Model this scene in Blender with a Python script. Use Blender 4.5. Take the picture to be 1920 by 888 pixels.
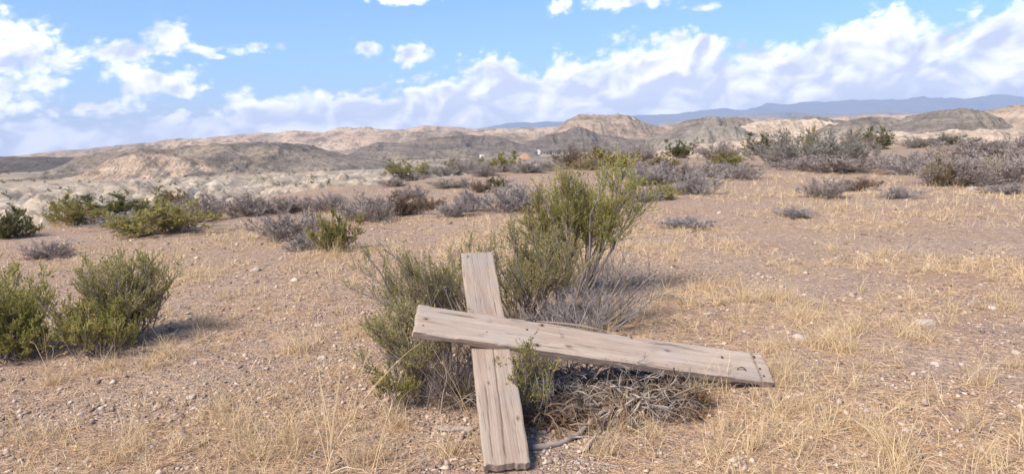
import bpy, math, random
import numpy as np
from mathutils import Matrix, Vector

# ------------------------------------------------------------------ reset
for o in list(bpy.data.objects): bpy.data.objects.remove(o)
S = bpy.context.scene
COL = S.collection
random.seed(4); RNG = np.random.default_rng(11)

# ------------------------------------------------------------------ camera
F = 1321.0; H = 1.4                       # focal length in photo pixels, eye height
PITCH = math.atan(176 / F); ROLL = math.radians(1.7)
fw = np.array([0, math.cos(PITCH), -math.sin(PITCH)])
u0 = np.array([0, math.sin(PITCH), math.cos(PITCH)]); x0 = np.array([1., 0, 0])
rt = math.cos(ROLL) * x0 - math.sin(ROLL) * u0
up = math.sin(ROLL) * x0 + math.cos(ROLL) * u0
CAM = np.array([0, 0, H])
cd = bpy.data.cameras.new('camera'); cam = bpy.data.objects.new('camera', cd); COL.objects.link(cam)
cam.matrix_world = Matrix([[rt[i], up[i], -fw[i], CAM[i]] for i in range(3)] + [[0, 0, 0, 1]])
cd.sensor_width = 36; cd.lens = 36 * F / 1920; cd.clip_start = 0.05; cd.clip_end = 60000
cd.dof.use_dof = True; cd.dof.focus_distance = 3.9; cd.dof.aperture_fstop = 5.0
S.camera = cam
S.render.resolution_x = 1024; S.render.resolution_y = 473

def ray(x, y): return fw + rt * (x - 960) / F + up * (444 - y) / F
def at_depth(x, y, D):
    d = ray(x, y); return CAM + d * (D / d[1])
def azel(x, y):
    d = ray(x, y); d = d / np.linalg.norm(d)
    return math.degrees(math.atan2(d[0], d[1])), math.degrees(math.asin(d[2]))

# ------------------------------------------------------------------ sun, exposure
SUN_EL = math.radians(48); SUN_AZ = math.radians(-134)      # azimuth from +Y, negative = left
sdir = Vector((math.sin(SUN_AZ) * math.cos(SUN_EL), math.cos(SUN_AZ) * math.cos(SUN_EL), math.sin(SUN_EL)))
sl = bpy.data.lights.new('sun', 'SUN'); sl.energy = 2.7; sl.angle = math.radians(24); sl.color = (1, .92, .80)
so = bpy.data.objects.new('sun', sl); COL.objects.link(so)
so.rotation_euler = sdir.to_track_quat('Z', 'Y').to_euler(); so.location = (-20, -10, 40)
vs = S.view_settings
vs.view_transform = 'Standard'; vs.look = 'None'; vs.gamma = 1; vs.use_curve_mapping = False
vs.exposure = 1.45

HAZE = 0.95e-4                                # density of the air, per metre
# ------------------------------------------------------------------ node helper
class NT:
    def __init__(s, tree): s.t = tree; s.t.nodes.clear()
    def n(s, typ, ins=None, **props):
        nd = s.t.nodes.new('ShaderNode' + typ)
        for k, v in props.items(): setattr(nd, k, v)
        if ins:
            for k, v in ins.items():
                sk = nd.inputs[k]
                if isinstance(v, bpy.types.NodeSocket): s.t.links.new(v, sk)
                elif isinstance(v, bpy.types.Node): s.t.links.new(v.outputs[0], sk)
                else: sk.default_value = v
        return nd
    def m(s, op, a, b=0.0, c=0.0, clamp=False):
        return s.n('Math', {0: a, 1: b, 2: c}, operation=op, use_clamp=clamp).outputs[0]
    def mix(s, f, a, b, bt='MIX'):
        nd = s.n('Mix', data_type='RGBA', blend_type=bt)
        for k, v in ((0, f), (6, a), (7, b)):
            if isinstance(v, bpy.types.NodeSocket): s.t.links.new(v, nd.inputs[k])
            else: nd.inputs[k].default_value = v if not isinstance(v, tuple) or len(v) == 4 else (*v, 1)
        return nd.outputs[2]
    def ss(s, v, lo, hi, a=0.0, b=1.0):
        return s.n('MapRange', {0: v, 1: lo, 2: hi, 3: a, 4: b}, interpolation_type='SMOOTHSTEP').outputs[0]
    def noise(s, vec, scale, detail=4, rough=.55, dist=0.0):
        return s.n('TexNoise', {'Vector': vec, 'Scale': scale, 'Detail': detail, 'Roughness': rough, 'Distortion': dist}).outputs[0]
    def sc(s, vec, x, y, z):
        return s.n('VectorMath', {0: vec, 1: (x, y, z)}, operation='MULTIPLY').outputs[0]

# ------------------------------------------------------------------ world: Nishita sky with broken cumulus
W = bpy.data.worlds.new('World'); S.world = W; W.use_nodes = True
W.cycles.sampling_method = 'NONE'
S.cycles.max_bounces = 5; S.cycles.diffuse_bounces = 3; S.cycles.transparent_max_bounces = 4
k = NT(W.node_tree)
sky = k.n('TexSky', sky_type='NISHITA', sun_disc=False, sun_elevation=SUN_EL, sun_rotation=SUN_AZ % (2 * math.pi),
          altitude=300, air_density=1.0, dust_density=.6, ozone_density=2.0)
gen = k.n('TexCoord').outputs['Generated']
nrm = k.n('VectorMath', {0: gen}, operation='NORMALIZE').outputs[0]
sp = k.n('SeparateXYZ', {0: nrm})
az = k.m('MULTIPLY', k.m('ARCTAN2', sp.outputs[0], sp.outputs[1]), 180 / math.pi)
el = k.m('MULTIPLY', k.m('ARCSINE', sp.outputs[2]), 180 / math.pi)
ae = k.n('CombineXYZ', {0: az, 1: el}).outputs[0]
# height of the cloud bank's top over azimuth
bank = [(0, 232), (150, 222), (300, 214), (425, 190), (462, 156), (500, 168), (525, 190), (560, 178), (620, 170), (690, 172), (750, 158),
        (800, 132), (870, 118), (960, 98), (1000, 118), (1055, 84), (1100, 96), (1140, 80), (1260, 52), (1345, 56), (1375, 84),
        (1430, 74), (1500, 66), (1560, 34), (1640, 8), (1690, -2), (1715, 44), (1780, 22), (1850, 14), (1919, -2)]
pts = [azel(*b) for b in bank]
pts = [(-180, 6), (-150, 9), (-120, 5), (-90, 8), (-60, 4)] + pts + [(48, 13), (62, 9), (90, 12), (120, 7), (150, 10), (180, 6)]
fc = k.n('FloatCurve', {'Value': k.m('MULTIPLY_ADD', az, 1 / 360, .5)})
cv = fc.mapping.curves[0]
fc.mapping.use_clip = False
for i, (a, e) in enumerate(pts):
    X, Y = a / 360 + .5, e / 20
    if i == 0: cv.points[0].location = (X, Y)
    elif i == 1: cv.points[1].location = (X, Y)
    else: cv.points.new(X, Y)
for p in cv.points: p.handle_type = 'AUTO_CLAMPED'
fc.mapping.update()
top = k.m('MULTIPLY', fc.outputs[0], 20)
dens = k.m('MINIMUM', k.m('DIVIDE', k.m('SUBTRACT', top, el), 2.6), .75)
puffs = [(25, 112, 95, 62), (75, 72, 46, 38), (10, 175, 95, 50), (85, 158, 50, 24), (240, 97, 66, 22), (312, 80, 46, 32), (368, 90, 40, 14),
         (282, 146, 80, 38), (330, 165, 46, 18), (480, 88, 48, 15), (688, 94, 36, 18), (770, 104, 52, 20), (205, 203, 62, 20), (745, 0, 60, 12),
         (1045, 12, 30, 18), (1190, 2, 90, 16), (1320, 16, 40, 10), (60, 243, 60, 12), (400, 106, 20, 5)]
puffs += [(-300, 60, 160, 70), (-650, 140, 200, 60), (2250, 60, 220, 70), (600, -190, 160, 40), (1300, -260, 220, 60), (200, -330, 180, 50), (1700, -420, 240, 70), (900, -520, 200, 60)]
far_ = None
for (cx, cy, rx, ry) in puffs:
    a, e = azel(cx, cy); sx_, sy_ = 23.2 / rx, 23.2 / ry
    q = k.n('VectorMath', {0: ae, 1: (sx_, sy_, 0), 2: (-a * sx_, -e * sy_, 0)}, operation='MULTIPLY_ADD').outputs[0]
    q = k.n('VectorMath', {0: q}, operation='LENGTH').outputs['Value']
    far_ = q if far_ is None else k.m('MINIMUM', far_, q)
dens = k.m('MAXIMUM', dens, k.m('MULTIPLY', k.m('SUBTRACT', 1.0, far_), .62))
tilt = k.n('CombineXYZ', {0: az, 1: k.m('SUBTRACT', k.m('MULTIPLY', el, 1.5), k.m('MULTIPLY', az, .16))}).outputs[0]
def cloudnoise(v, det):
    a = k.n('TexNoise', {'Vector': v, 'Scale': .30, 'Detail': det, 'Roughness': .58, 'Distortion': .35}, noise_dimensions='2D').outputs[0]
    b = k.n('TexVoronoi', {'Vector': v, 'Scale': .85, 'Detail': det - 4, 'Roughness': .5}, voronoi_dimensions='2D').outputs[0]
    return k.m('SUBTRACT', k.m('MULTIPLY', a, 1.6), k.m('MULTIPLY', b, .32))
n1 = cloudnoise(tilt, 6)
def soft(v): return k.n('TexNoise', {'Vector': v, 'Scale': .27, 'Detail': 3.2, 'Roughness': .5, 'Distortion': .35}, noise_dimensions='2D').outputs[0]
n2 = soft(k.n('VectorMath', {0: tilt, 1: (-.5, 1.25, 0)}, operation='ADD').outputs[0])
n1s = soft(tilt)
n3 = k.n('TexNoise', {'Vector': tilt, 'Scale': .13, 'Detail': 2.0}, noise_dimensions='2D').outputs[0]
dd = k.m('ADD', dens, k.m('MULTIPLY', k.m('SUBTRACT', n1, .66), 1.15))
alpha = k.ss(dd, -.15, .42)
lit = k.m('ADD', k.m('MULTIPLY_ADD', k.m('SUBTRACT', n1s, n2), 3.4, .54), k.m('MULTIPLY', k.m('SUBTRACT', n1, .62), .95))
lit = k.m('SUBTRACT', lit, k.m('MULTIPLY', k.m('SUBTRACT', n3, .5), 1.7))
# towards a cloud's rim, and towards the top of the bank, more light comes through
lit = k.m('ADD', lit, k.ss(dd, .85, .08, -.36, .34), clamp=True)
lowel = k.ss(el, 1.2, 6.0)
ccol = k.mix(lit, (2.7, 2.85, 3.55), (6.3, 6.15, 6.1))
ccol = k.mix(lowel, k.mix(1.0, ccol, (1.75, 1.68, 1.5), 'MULTIPLY'), ccol)
hz_a = k.ss(el, 5.0, .8, 0, .75)                       # milky air low over the horizon
blue = k.mix(1.0, sky.outputs[0], (.345, .51, .71), 'MULTIPLY')
blue = k.mix(hz_a, blue, (3.3, 3.7, 4.3))
colr = k.mix(k.m('MULTIPLY', alpha, .97), blue, ccol)
bg = k.n('Background', {'Color': colr, 'Strength': .115})
k.t.links.new(bg.outputs[0], k.n('OutputWorld').inputs['Surface'])

# ------------------------------------------------------------------ numpy noise
_perm = np.random.default_rng(77).permutation(4096)
def _h(i, j): return _perm[(_perm[i & 4095] + j) & 4095] / 4095.0
def vnoise(x, y):
    xi = np.floor(x).astype(int); yi = np.floor(y).astype(int); fx = x - xi; fy = y - yi
    fx = fx * fx * fx * (fx * (fx * 6 - 15) + 10); fy = fy * fy * fy * (fy * (fy * 6 - 15) + 10)
    a = _h(xi, yi); b = _h(xi + 1, yi); c = _h(xi, yi + 1); d = _h(xi + 1, yi + 1)
    return (a + (b - a) * fx) * (1 - fy) + (c + (d - c) * fx) * fy
def fbm(x, y, o=4, g=.5):
    v = 0; a = 1; t = 0
    for i in range(o): v = v + a * vnoise(x + 17.3 * i, y - 9.1 * i); t += a; a *= g; x = x * 2.03; y = y * 2.03
    return v / t
def ridged(x, y, o=4, g=.5):
    v = 0; a = 1; t = 0
    for i in range(o): v = v + a * (1 - np.abs(2 * vnoise(x + 31.7 * i, y + 3.3 * i) - 1)); t += a; a *= g; x = x * 2.05; y = y * 2.05
    return v / t
def sstep(v, a, b):
    t = np.clip((v - a) / (b - a), 0, 1); return t * t * (3 - 2 * t)

# ------------------------------------------------------------------ object helpers
def mesh_np(name, verts, faces=None, quads=None, tris=None, attrs=None, smooth=False):
    """fast mesh from numpy arrays; quads (n,4) and tris (n,3)"""
    me = bpy.data.meshes.new(name)
    verts = np.asarray(verts, np.float32)
    q = np.zeros((0, 4), np.int32) if quads is None else np.asarray(quads, np.int32)
    t = np.zeros((0, 3), np.int32) if tris is None else np.asarray(tris, np.int32)
    me.vertices.add(len(verts)); me.vertices.foreach_set('co', verts.ravel())
    nl = q.size + t.size
    me.loops.add(nl); me.loops.foreach_set('vertex_index', np.concatenate([q.ravel(), t.ravel()]).astype(np.int32))
    me.polygons.add(len(q) + len(t))
    st = np.concatenate([np.arange(len(q)) * 4, q.size + np.arange(len(t)) * 3]).astype(np.int32)
    me.polygons.foreach_set('loop_start', st)
    if smooth: me.polygons.foreach_set('use_smooth', np.ones(len(q) + len(t), bool))
    for an, av in (attrs or {}).items():
        a = me.attributes.new(an, 'FLOAT', 'POINT'); a.data.foreach_set('value', np.asarray(av, np.float32))
    me.update(calc_edges=True); me.validate()
    return me
def link(name, me, mat=None, parent=None):
    o = bpy.data.objects.new(name, me); COL.objects.link(o)
    if mat is not None and not me.materials: me.materials.append(mat)
    if parent is not None: o.parent = parent
    return o
def tag(o, label=None, cat=None, group=None, kind=None):
    for a, b in (('label', label), ('category', cat), ('group', group), ('kind', kind)):
        if b: o[a] = b
    return o
def empty(name, loc, rz=0, scale=(1, 1, 1)):
    o = bpy.data.objects.new(name, None); COL.objects.link(o); o.empty_display_size = .1
    o.location = loc; o.rotation_euler = (0, 0, rz); o.scale = scale
    return o
def mat(name, rough=.9, spec=.2):
    m = bpy.data.materials.new(name); m.use_nodes = True
    n = NT(m.node_tree); b = n.n('BsdfPrincipled', {'Roughness': rough, 'Specular IOR Level': spec})
    out = n.n('OutputMaterial'); n.t.links.new(b.outputs[0], out.inputs[0])
    return m, n, b
def setc(n, b, c): n.t.links.new(c, b.inputs['Base Color'])
def bump(n, b, h, strength=.4, dist=.02):
    bp = n.n('Bump', {'Height': h, 'Strength': strength, 'Distance': dist}); n.t.links.new(bp.outputs[0], b.inputs['Normal'])

# ------------------------------------------------------------------ terrain: a stony plateau that breaks off into pale badlands
EDGE = np.array([(-180, 40), (-90, 22), (-60, 19), (-40, 19), (-30, 21), (-22, 25), (-14, 31), (-6, 37), (2, 43), (10, 52), (18, 66), (26, 84), (36, 110), (60, 140), (120, 90), (180, 40)], float)
def plateau_edge(th): return np.interp(th, EDGE[:, 0], EDGE[:, 1])
def terrain(x, y):
    x = np.asarray(x, float); y = np.asarray(y, float)
    r = np.hypot(x, y) + 1e-6; th = np.degrees(np.arctan2(x, y))
    ed = plateau_edge(th) * (0.92 + .16 * fbm(th * .22, th * 0 + 4, 3))
    z = .05 * (fbm(x * .7, y * .7, 3) - .5) + .025 * (fbm(x * 2.7 + 9, y * 2.7, 2) - .5)
    z = z + sstep(r, 4, 14) * .34 * (fbm(x * .16 + 3, y * .16, 3) - .5) + .04 * np.exp(-((x - 1.25) ** 2 + (y - 3.75) ** 2) / .12)
    near = np.exp(-((x) ** 2 + (y - 2.85) ** 2) / .3); z = z * (1 - near)
    z = z - .012 * np.clip(r - 10, 0, None) * sstep(-th, 5, 25) * .6       # the left side dips gently
    t = (r - ed) / ed
    drop = sstep(r, ed, ed * 1.0 + 34) * 12.5 + sstep(r, ed * .82, ed * 1.25) * .9
    val = sstep(t, .15, 1.2)
    bad = ridged(x / 15 + .6 * fbm(x / 30, y / 30, 2), y / 22, 5, .56) ** 2 * 11 - 4.8
    fade = 1 - sstep(r, 320, 560)
    z = z * (1 - val) - drop + val * bad * fade * sstep(-th, -14, 2) + val * (1 - fade) * 3.2 * (fbm(x / 140, y / 140, 4) - .5)
    return z
def zone(x, y):
    r = np.hypot(x, y) + 1e-6; th = np.degrees(np.arctan2(x, y))
    ed = plateau_edge(th) * (0.92 + .16 * fbm(th * .22, th * 0 + 4, 3))
    return sstep(r, ed * .98, ed * 1.22), sstep(r, 260, 640)
# pixel to the spot where its ray meets the terrain
def hit(x, y):
    d = ray(x, y); lo = 1.0
    ts = np.geomspace(1.0, 3000, 1500); P = CAM[None] + ts[:, None] * d[None]
    below = P[:, 2] < terrain(P[:, 0], P[:, 1])
    i = int(np.argmax(below)) if below.any() else len(ts) - 1
    a, b = ts[max(i - 1, 0)], ts[i]
    for _ in range(24):
        m_ = .5 * (a + b); p = CAM + d * m_
        if p[2] < float(terrain(p[0], p[1])): b = m_
        else: a = m_
    p = CAM + d * b
    return np.array([p[0], p[1], float(terrain(p[0], p[1]))]), b     # b = depth along the optical axis

rs = np.concatenate([[0.02], np.geomspace(.35, 20500, 400)])
th_f = np.linspace(-48, 48, 300); th_b = np.linspace(48, 312, 70)[1:-1]
ths = np.radians(np.concatenate([th_f, th_b])); nr, na = len(rs), len(ths)
R_, T_ = np.meshgrid(rs, ths, indexing='ij')
X_, Y_ = R_ * np.sin(T_), R_ * np.cos(T_); Z_ = terrain(X_, Y_)
vi = np.arange(nr * na).reshape(nr, na); vj = np.roll(vi, -1, axis=1)
qd = np.stack([vi[:-1], vi[1:], vj[1:], vj[:-1]], -1).reshape(-1, 4)
zb, zv = zone(X_, Y_)
gme = mesh_np('ground', np.stack([X_, Y_, Z_], -1).reshape(-1, 3), quads=qd, attrs={'badland': zb.ravel(), 'valley': zv.ravel()}, smooth=True)
gm, n, b = mat('stony_soil', .95, .1)
pos = n.n('NewGeometry').outputs['Position']
A = lambda s: n.n('Attribute', attribute_name=s).outputs['Fac']
soil = n.mix(n.ss(n.noise(pos, .55, 5), .36, .64), (.465, .295, .200), (.515, .360, .258))
soil = n.mix(n.ss(n.noise(pos, 1.7, 6, .6), .5, .66, 0, .7), soil, (.425, .312, .235))
soil = n.mix(n.ss(n.noise(pos, .3, 5, .6), .47, .62, 0, .75), soil, (.515, .345, .205))       # straw-coloured litter
vor = n.n('TexVoronoi', {'Vector': pos, 'Scale': 62.0, 'Randomness': 1.0})
peb = n.ss(vor.outputs['Distance'], .28, .5, 1, 0)
pv = n.n('SeparateColor', {0: vor.outputs['Color']})
pebc = n.mix(pv.outputs[0], (.26, .182, .135), (.60, .475, .37))
soil = n.mix(n.m('MULTIPLY', peb, n.ss(n.noise(pos, .9, 4), .38, .58, .15, .85)), soil, pebc)
vor2 = n.n('TexVoronoi', {'Vector': pos, 'Scale': 21.0, 'Randomness': 1.0}); pv2 = n.n('SeparateColor', {0: vor2.outputs['Color']})
soil = n.mix(n.m('MULTIPLY', n.ss(vor2.outputs['Distance'], .22, .42, .8, 0), n.ss(pv2.outputs[1], .5, .6)), soil, n.mix(pv2.outputs[0], (.235, .165, .125), (.60, .48, .385)))
soil = n.mix(n.ss(n.noise(pos, 26, 5, .65), .38, .62, .55, 0), soil, (.19, .13, .095))
soil = n.mix(n.ss(n.noise(pos, 7, 5, .6), .5, .68, 0, .4), soil, (.27, .19, .145))
# pale marl of the badlands, dry scrub dotted over it
marl = n.mix(n.ss(n.noise(pos, .06, 6, .6), .38, .62), (.52, .405, .295), (.34, .265, .195))
strat = n.noise(n.sc(pos, .03, .03, .9), 1.0, 5, .6)
marl = n.mix(n.ss(strat, .5, .62, 0, .55), marl, (.60, .53, .43))
marl = n.mix(n.ss(n.noise(pos, .22, 5, .7), .49, .55, 0, .75), marl, (.17, .145, .105))
far = n.mix(n.ss(n.noise(pos, .011, 6, .6), .4, .6), (.36, .275, .185), (.20, .17, .12))
far = n.mix(n.ss(n.noise(n.sc(pos, .02, .1, 1), 1, 6, .7), .55, .62, 0, .6), far, (.12, .11, .07))
marl = n.mix(A('valley'), marl, far)
setc(n, b, n.mix(A('badland'), soil, marl))
hgt = n.m('ADD', n.m('MULTIPLY', peb, .6), n.m('ADD', n.noise(pos, 26, 5, .65), n.m('MULTIPLY', n.noise(pos, 5, 5), 1.4)))
bump(n, b, hgt, .75, .04)
ground = tag(link('ground', gme, gm), kind='structure')

# ------------------------------------------------------------------ hills
def hill_material(name, c1, c2, c3, scale, strata=.02, dots=.5, pale=.6):
    m, n, b = mat(name, .95, .05)
    p = n.n('NewGeometry').outputs['Position']
    c = n.mix(n.ss(n.noise(p, scale, 7, .65, .5), .42, .56), c1, c2)
    st = n.noise(n.sc(p, scale * .3, scale * .3, strata * 9), 1.0, 6, .65)
    c = n.mix(n.ss(st, .50, .57, 0, pale), c, c3)
    c = n.mix(n.ss(n.noise(p, scale * 2.6, 6, .7), .53, .60, 0, dots), c, (.115, .098, .068))
    c = n.mix(n.ss(n.noise(p, scale * 8, 4, .7), .50, .62, 0, dots), c, (.10, .085, .058))
    setc(n, b, c)
    g = n.n('TexNoise', {'Vector': p, 'Scale': scale * 2.2, 'Detail': 8.0, 'Roughness': .6, 'Distortion': .4}, noise_type='RIDGED_MULTIFRACTAL').outputs[0]
    bump(n, b, n.m('ADD', g, n.m('MULTIPLY', n.noise(p, scale * 9, 6, .65), .6)), .95, .16 / scale)
    return m
def hill(name, crest, D, front, back, material, base=-17, flat=1.0, rav=.25, ravw=40, nu=230, nv=62, label=None):
    P = np.array([at_depth(a, c, D) for a, c in crest])
    us = np.linspace(P[0, 0], P[-1, 0], nu); zc = np.interp(us, P[:, 0], P[:, 2])
    ker = np.hanning(7); ker /= ker.sum(); zc = np.convolve(np.pad(zc, 3, 'edge'), ker, 'valid')
    span = P[-1, 0] - P[0, 0]
    endf = sstep((us - us[0]) / span, -.02, .07) * sstep((us[-1] - us) / span, -.02, .07)
    hc = (zc - base) * endf
    v = np.linspace(-1, 1, nv); U, V = np.meshgrid(us, v)
    Yd = D + np.where(V < 0, V * front, V * back)
    wob = .5 * (fbm(U / (front * .6) + 5, Yd * 0 + 2.5, 5, .6) - .5)
    d = np.clip(1 - np.abs(V + wob * (1 - np.abs(V))), 0, 1)
    prof = np.clip(d * flat, 0, 1); prof = prof ** 1.15
    wx = ravw * .8 * (fbm(U / (ravw * 2), Yd / (ravw * 2), 3) - .5)
    g = ridged((U + wx) / ravw + 7, Yd / (ravw * 1.9) + V * .3, 6, .62)
    Hh = hc[None] * prof
    Hh = Hh * (1 - min(.9, rav * 2.2) * (1 - g) * 2.0 * np.clip(1 - prof ** 4, .12, 1))
    Hh = Hh + hc[None] * (.17 * (fbm(U / ravw * 2.2, Yd / ravw * 2.2, 5, .6) - .5)) * np.sqrt(prof + 1e-6)
    vid = np.arange(nu * nv).reshape(nv, nu)
    q = np.stack([vid[:-1, :-1], vid[:-1, 1:], vid[1:, 1:], vid[1:, :-1]], -1).reshape(-1, 4)
    me = mesh_np(name, np.stack([U, Yd, base + Hh], -1).reshape(-1, 3), quads=q, smooth=True)
    return tag(link(name, me, material), kind='structure')
slate = hill_material('cloud_shaded_slate_hill', (.135, .110, .095), (.19, .152, .125), (.33, .265, .205), .03, .03, .5, .35)  # dark rock, with cloud shadow worked into the same tone
slate2 = hill_material('grey_brown_hill', (.175, .142, .118), (.265, .21, .16), (.40, .32, .24), .025, .02, .55, .45)
tan = hill_material('tan_hill', (.52, .375, .265), (.42, .305, .215), (.60, .46, .335), .012, .012, .4)
tanfar = hill_material('pale_tan_range', (.52, .365, .26), (.36, .27, .20), (.58, .44, .32), .006, .005, .5)
cream = hill_material('cream_badland', (.58, .43, .31), (.47, .35, .255), (.66, .53, .40), .03, .03, .45)
bluem = hill_material('haze_tinted_mountain', (.060, .075, .095), (.095, .105, .12), (.15, .145, .15), .0009, .0006, .2)  # dark slopes, with the blue of distant haze mixed into their colour

hill('mountains', [(640, 268), (820, 250), (900, 238), (960, 230), (1040, 223), (1130, 217), (1250, 210), (1330, 204), (1400, 199), (1450, 191), (1530, 186), (1620, 184), (1700, 181), (1800, 178), (1900, 174), (2100, 172), (2300, 190)], 15500, 3600, 2500, bluem, -40, 1.1, .45, 1300)
hill('mountains', [(1180, 232), (1300, 222), (1420, 214), (1500, 208), (1570, 213), (1660, 205), (1760, 210), (1860, 203), (2000, 204), (2150, 220)], 7600, 1100, 900, hill_material('hazy_foothill', (.22, .18, .15), (.16, .14, .125), (.34, .28, .22), .003, .002, .2), -30, 1.1, .3, 320)
hill('hills', [(-260, 320), (-100, 306), (0, 300), (60, 291), (130, 282), (240, 272), (330, 261), (430, 252), (500, 247), (545, 241), (600, 246), (690, 238), (740, 243), (800, 234), (850, 233), (900, 239), (960, 240), (1040, 236), (1150, 240), (1290, 250)], 1900, 620, 500, tanfar, -26, 1.1, .33, 120, 260)
hill('hills', [(560, 252), (700, 247), (800, 244), (900, 246), (1000, 247), (1080, 243), (1200, 238), (1290, 228), (1380, 222), (1480, 219), (1560, 218), (1690, 214), (1800, 216), (1960, 210), (2100, 230)], 1650, 340, 400, tanfar, -22, 1.1, .33, 90, 240)
hill('hill', [(-160, 302), (-60, 295), (0, 293), (60, 292), (115, 295), (155, 304), (190, 316), (220, 330)], 820, 260, 260, hill_material('black_slate_hill', (.105, .087, .076), (.145, .118, .098), (.24, .195, .155), .03, .03, .5, .3), -20, 1.2, .25, 50)
hill('hill', [(120, 330), (180, 312), (215, 293), (245, 283), (300, 279), (350, 275), (440, 268), (500, 266), (535, 265), (560, 270), (600, 281), (650, 294), (720, 306), (790, 318)], 560, 190, 170, slate2, -20, 1.35, .25, 26)
hill('hill', [(90, 346), (190, 322), (230, 300), (270, 288), (310, 284), (350, 290), (400, 306), (450, 330)], 470, 120, 80, tan, -20, 1.1, .25, 22)
hill('hill', [(640, 300), (690, 276), (720, 266), (760, 268), (790, 262), (850, 254), (900, 252), (930, 255), (950, 262), (985, 270), (1030, 284)], 1000, 220, 200, slate, -20, 1.3, .28, 40)
hill('hill', [(600, 305), (660, 290), (720, 281), (790, 283), (850, 279), (900, 276), (960, 281), (1030, 290)], 800, 130, 130, slate2, -20, 1.2, .3, 30)
hill('mesa', [(975, 275), (1020, 258), (1048, 240), (1062, 226), (1076, 218), (1110, 218), (1140, 216), (1172, 215), (1186, 222), (1205, 232), (1240, 245), (1290, 255), (1360, 268)], 1250, 300, 260, hill_material('brown_mesa', (.37, .27, .195), (.30, .225, .165), (.48, .36, .265), .015, .012, .5), -20, 1.5, .22, 55)
hill('hill', [(940, 282), (985, 267), (1020, 254), (1060, 245), (1082, 237), (1095, 237), (1120, 250), (1170, 258), (1230, 268), (1290, 280)], 1020, 170, 140, slate, -20, 1.15, .26, 34)
hill('hill', [(1215, 262), (1265, 246), (1280, 232), (1295, 223), (1340, 220), (1372, 219), (1390, 228), (1420, 240), (1460, 262)], 900, 200, 170, slate2, -20, 1.35, .3, 26)
hill('hill', [(1230, 276), (1290, 252), (1308, 237), (1330, 235), (1376, 234), (1395, 246), (1430, 262), (1470, 280)], 640, 110, 90, hill_material('grey_marl_hill', (.30, .255, .20), (.24, .205, .165), (.38, .32, .25), .04, .02, .45), -20, 1.4, .35, 18)
hill('hill', [(1330, 262), (1375, 236), (1410, 226), (1460, 223), (1500, 222), (1540, 224), (1600, 240), (1640, 262)], 820, 180, 150, cream, -20, 1.3, .42, 22)
hill('hill', [(1430, 250), (1480, 224), (1512, 215), (1540, 218), (1580, 224), (1640, 240), (1700, 256)], 1000, 160, 150, slate2, -20, 1.3, .3, 30)
hill('hill', [(1520, 255), (1575, 228), (1610, 220), (1640, 219), (1662, 221), (1690, 230), (1740, 250)], 700, 140, 130, slate2, -20, 1.3, .32, 22)
hill('hill', [(1625, 262), (1680, 238), (1705, 226), (1735, 212), (1762, 206), (1785, 205), (1805, 210), (1830, 222), (1852, 238), (1900, 258)], 520, 130, 120, hill_material('dark_dome_hill', (.17, .14, .115), (.24, .20, .16), (.31, .26, .20), .05, .03, .5), -20, 1.3, .25, 17)
hill('hill', [(1800, 252), (1858, 228), (1880, 210), (1905, 200), (1940, 192), (2000, 188), (2100, 200), (2180, 230)], 760, 180, 150, tan, -20, 1.3, .35, 24)
hill('hill', [(1180, 288), (1300, 270), (1420, 258), (1560, 250), (1700, 243), (1800, 240), (1920, 236), (2050, 240), (2150, 262)], 330, 90, 70, cream, -18, 1.1, .45, 14)

# ------------------------------------------------------------------ geometry kit for plants and grass
def nz(v): return v / (np.linalg.norm(v, axis=-1, keepdims=True) + 1e-9)
def grow(start, dirs, length, K, bend=0., jit=.15, rng=RNG):
    """polylines (N,K,3): start points that walk along dirs, pulled up (bend > 0) or down"""
    p = start.copy(); d = nz(dirs); out = [p]; st = (length / (K - 1))[:, None]
    for _ in range(K - 1):
        d = nz(d + np.array([0, 0, bend / K]) + jit * rng.normal(size=d.shape) / math.sqrt(K))
        p = p + d * st; out.append(p)
    return np.stack(out, 1)
def tubes(poly, rad, sides=3):
    N, K, _ = poly.shape
    d = nz(np.gradient(poly, axis=1))
    ref = np.where(np.abs(d[..., 2:3]) < .9, np.array([0, 0, 1.]), np.array([1., 0, 0]))
    a = nz(np.cross(d, ref)); b_ = np.cross(d, a)
    ang = np.linspace(0, 2 * np.pi, sides, endpoint=False)
    v = poly[:, :, None] + rad[:, :, None, None] * (a[:, :, None] * np.cos(ang)[:, None] + b_[:, :, None] * np.sin(ang)[:, None])
    idx = np.arange(N * K * sides).reshape(N, K, sides); nx = np.roll(idx, -1, 2)
    q = np.stack([idx[:, :-1], idx[:, 1:], nx[:, 1:], nx[:, :-1]], -1).reshape(-1, 4)
    return v.reshape(-1, 3), q
def ribbons(poly, w, side):
    N, K, _ = poly.shape
    tap = np.linspace(1, .25, K)[None, :, None] * w[:, None, None] * .5
    L = poly - side[:, None] * tap; Rr = poly + side[:, None] * tap
    v = np.stack([L, Rr], 2).reshape(-1, 3)
    idx = np.arange(N * K * 2).reshape(N, K, 2)
    q = np.stack([idx[:, :-1, 0], idx[:, :-1, 1], idx[:, 1:, 1], idx[:, 1:, 0]], -1).reshape(-1, 4)
    return v, q
def leaves(pos, d, ln, wd, rng):
    d = nz(d); a = nz(np.cross(d, rng.normal(size=d.shape)))
    m_ = pos + d * (ln * .5)[:, None]
    v = np.stack([pos, m_ + a * (wd * .5)[:, None], pos + d * ln[:, None], m_ - a * (wd * .5)[:, None]], 1).reshape(-1, 3)
    return v, np.arange(len(pos) * 4).reshape(-1, 4)
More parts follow.
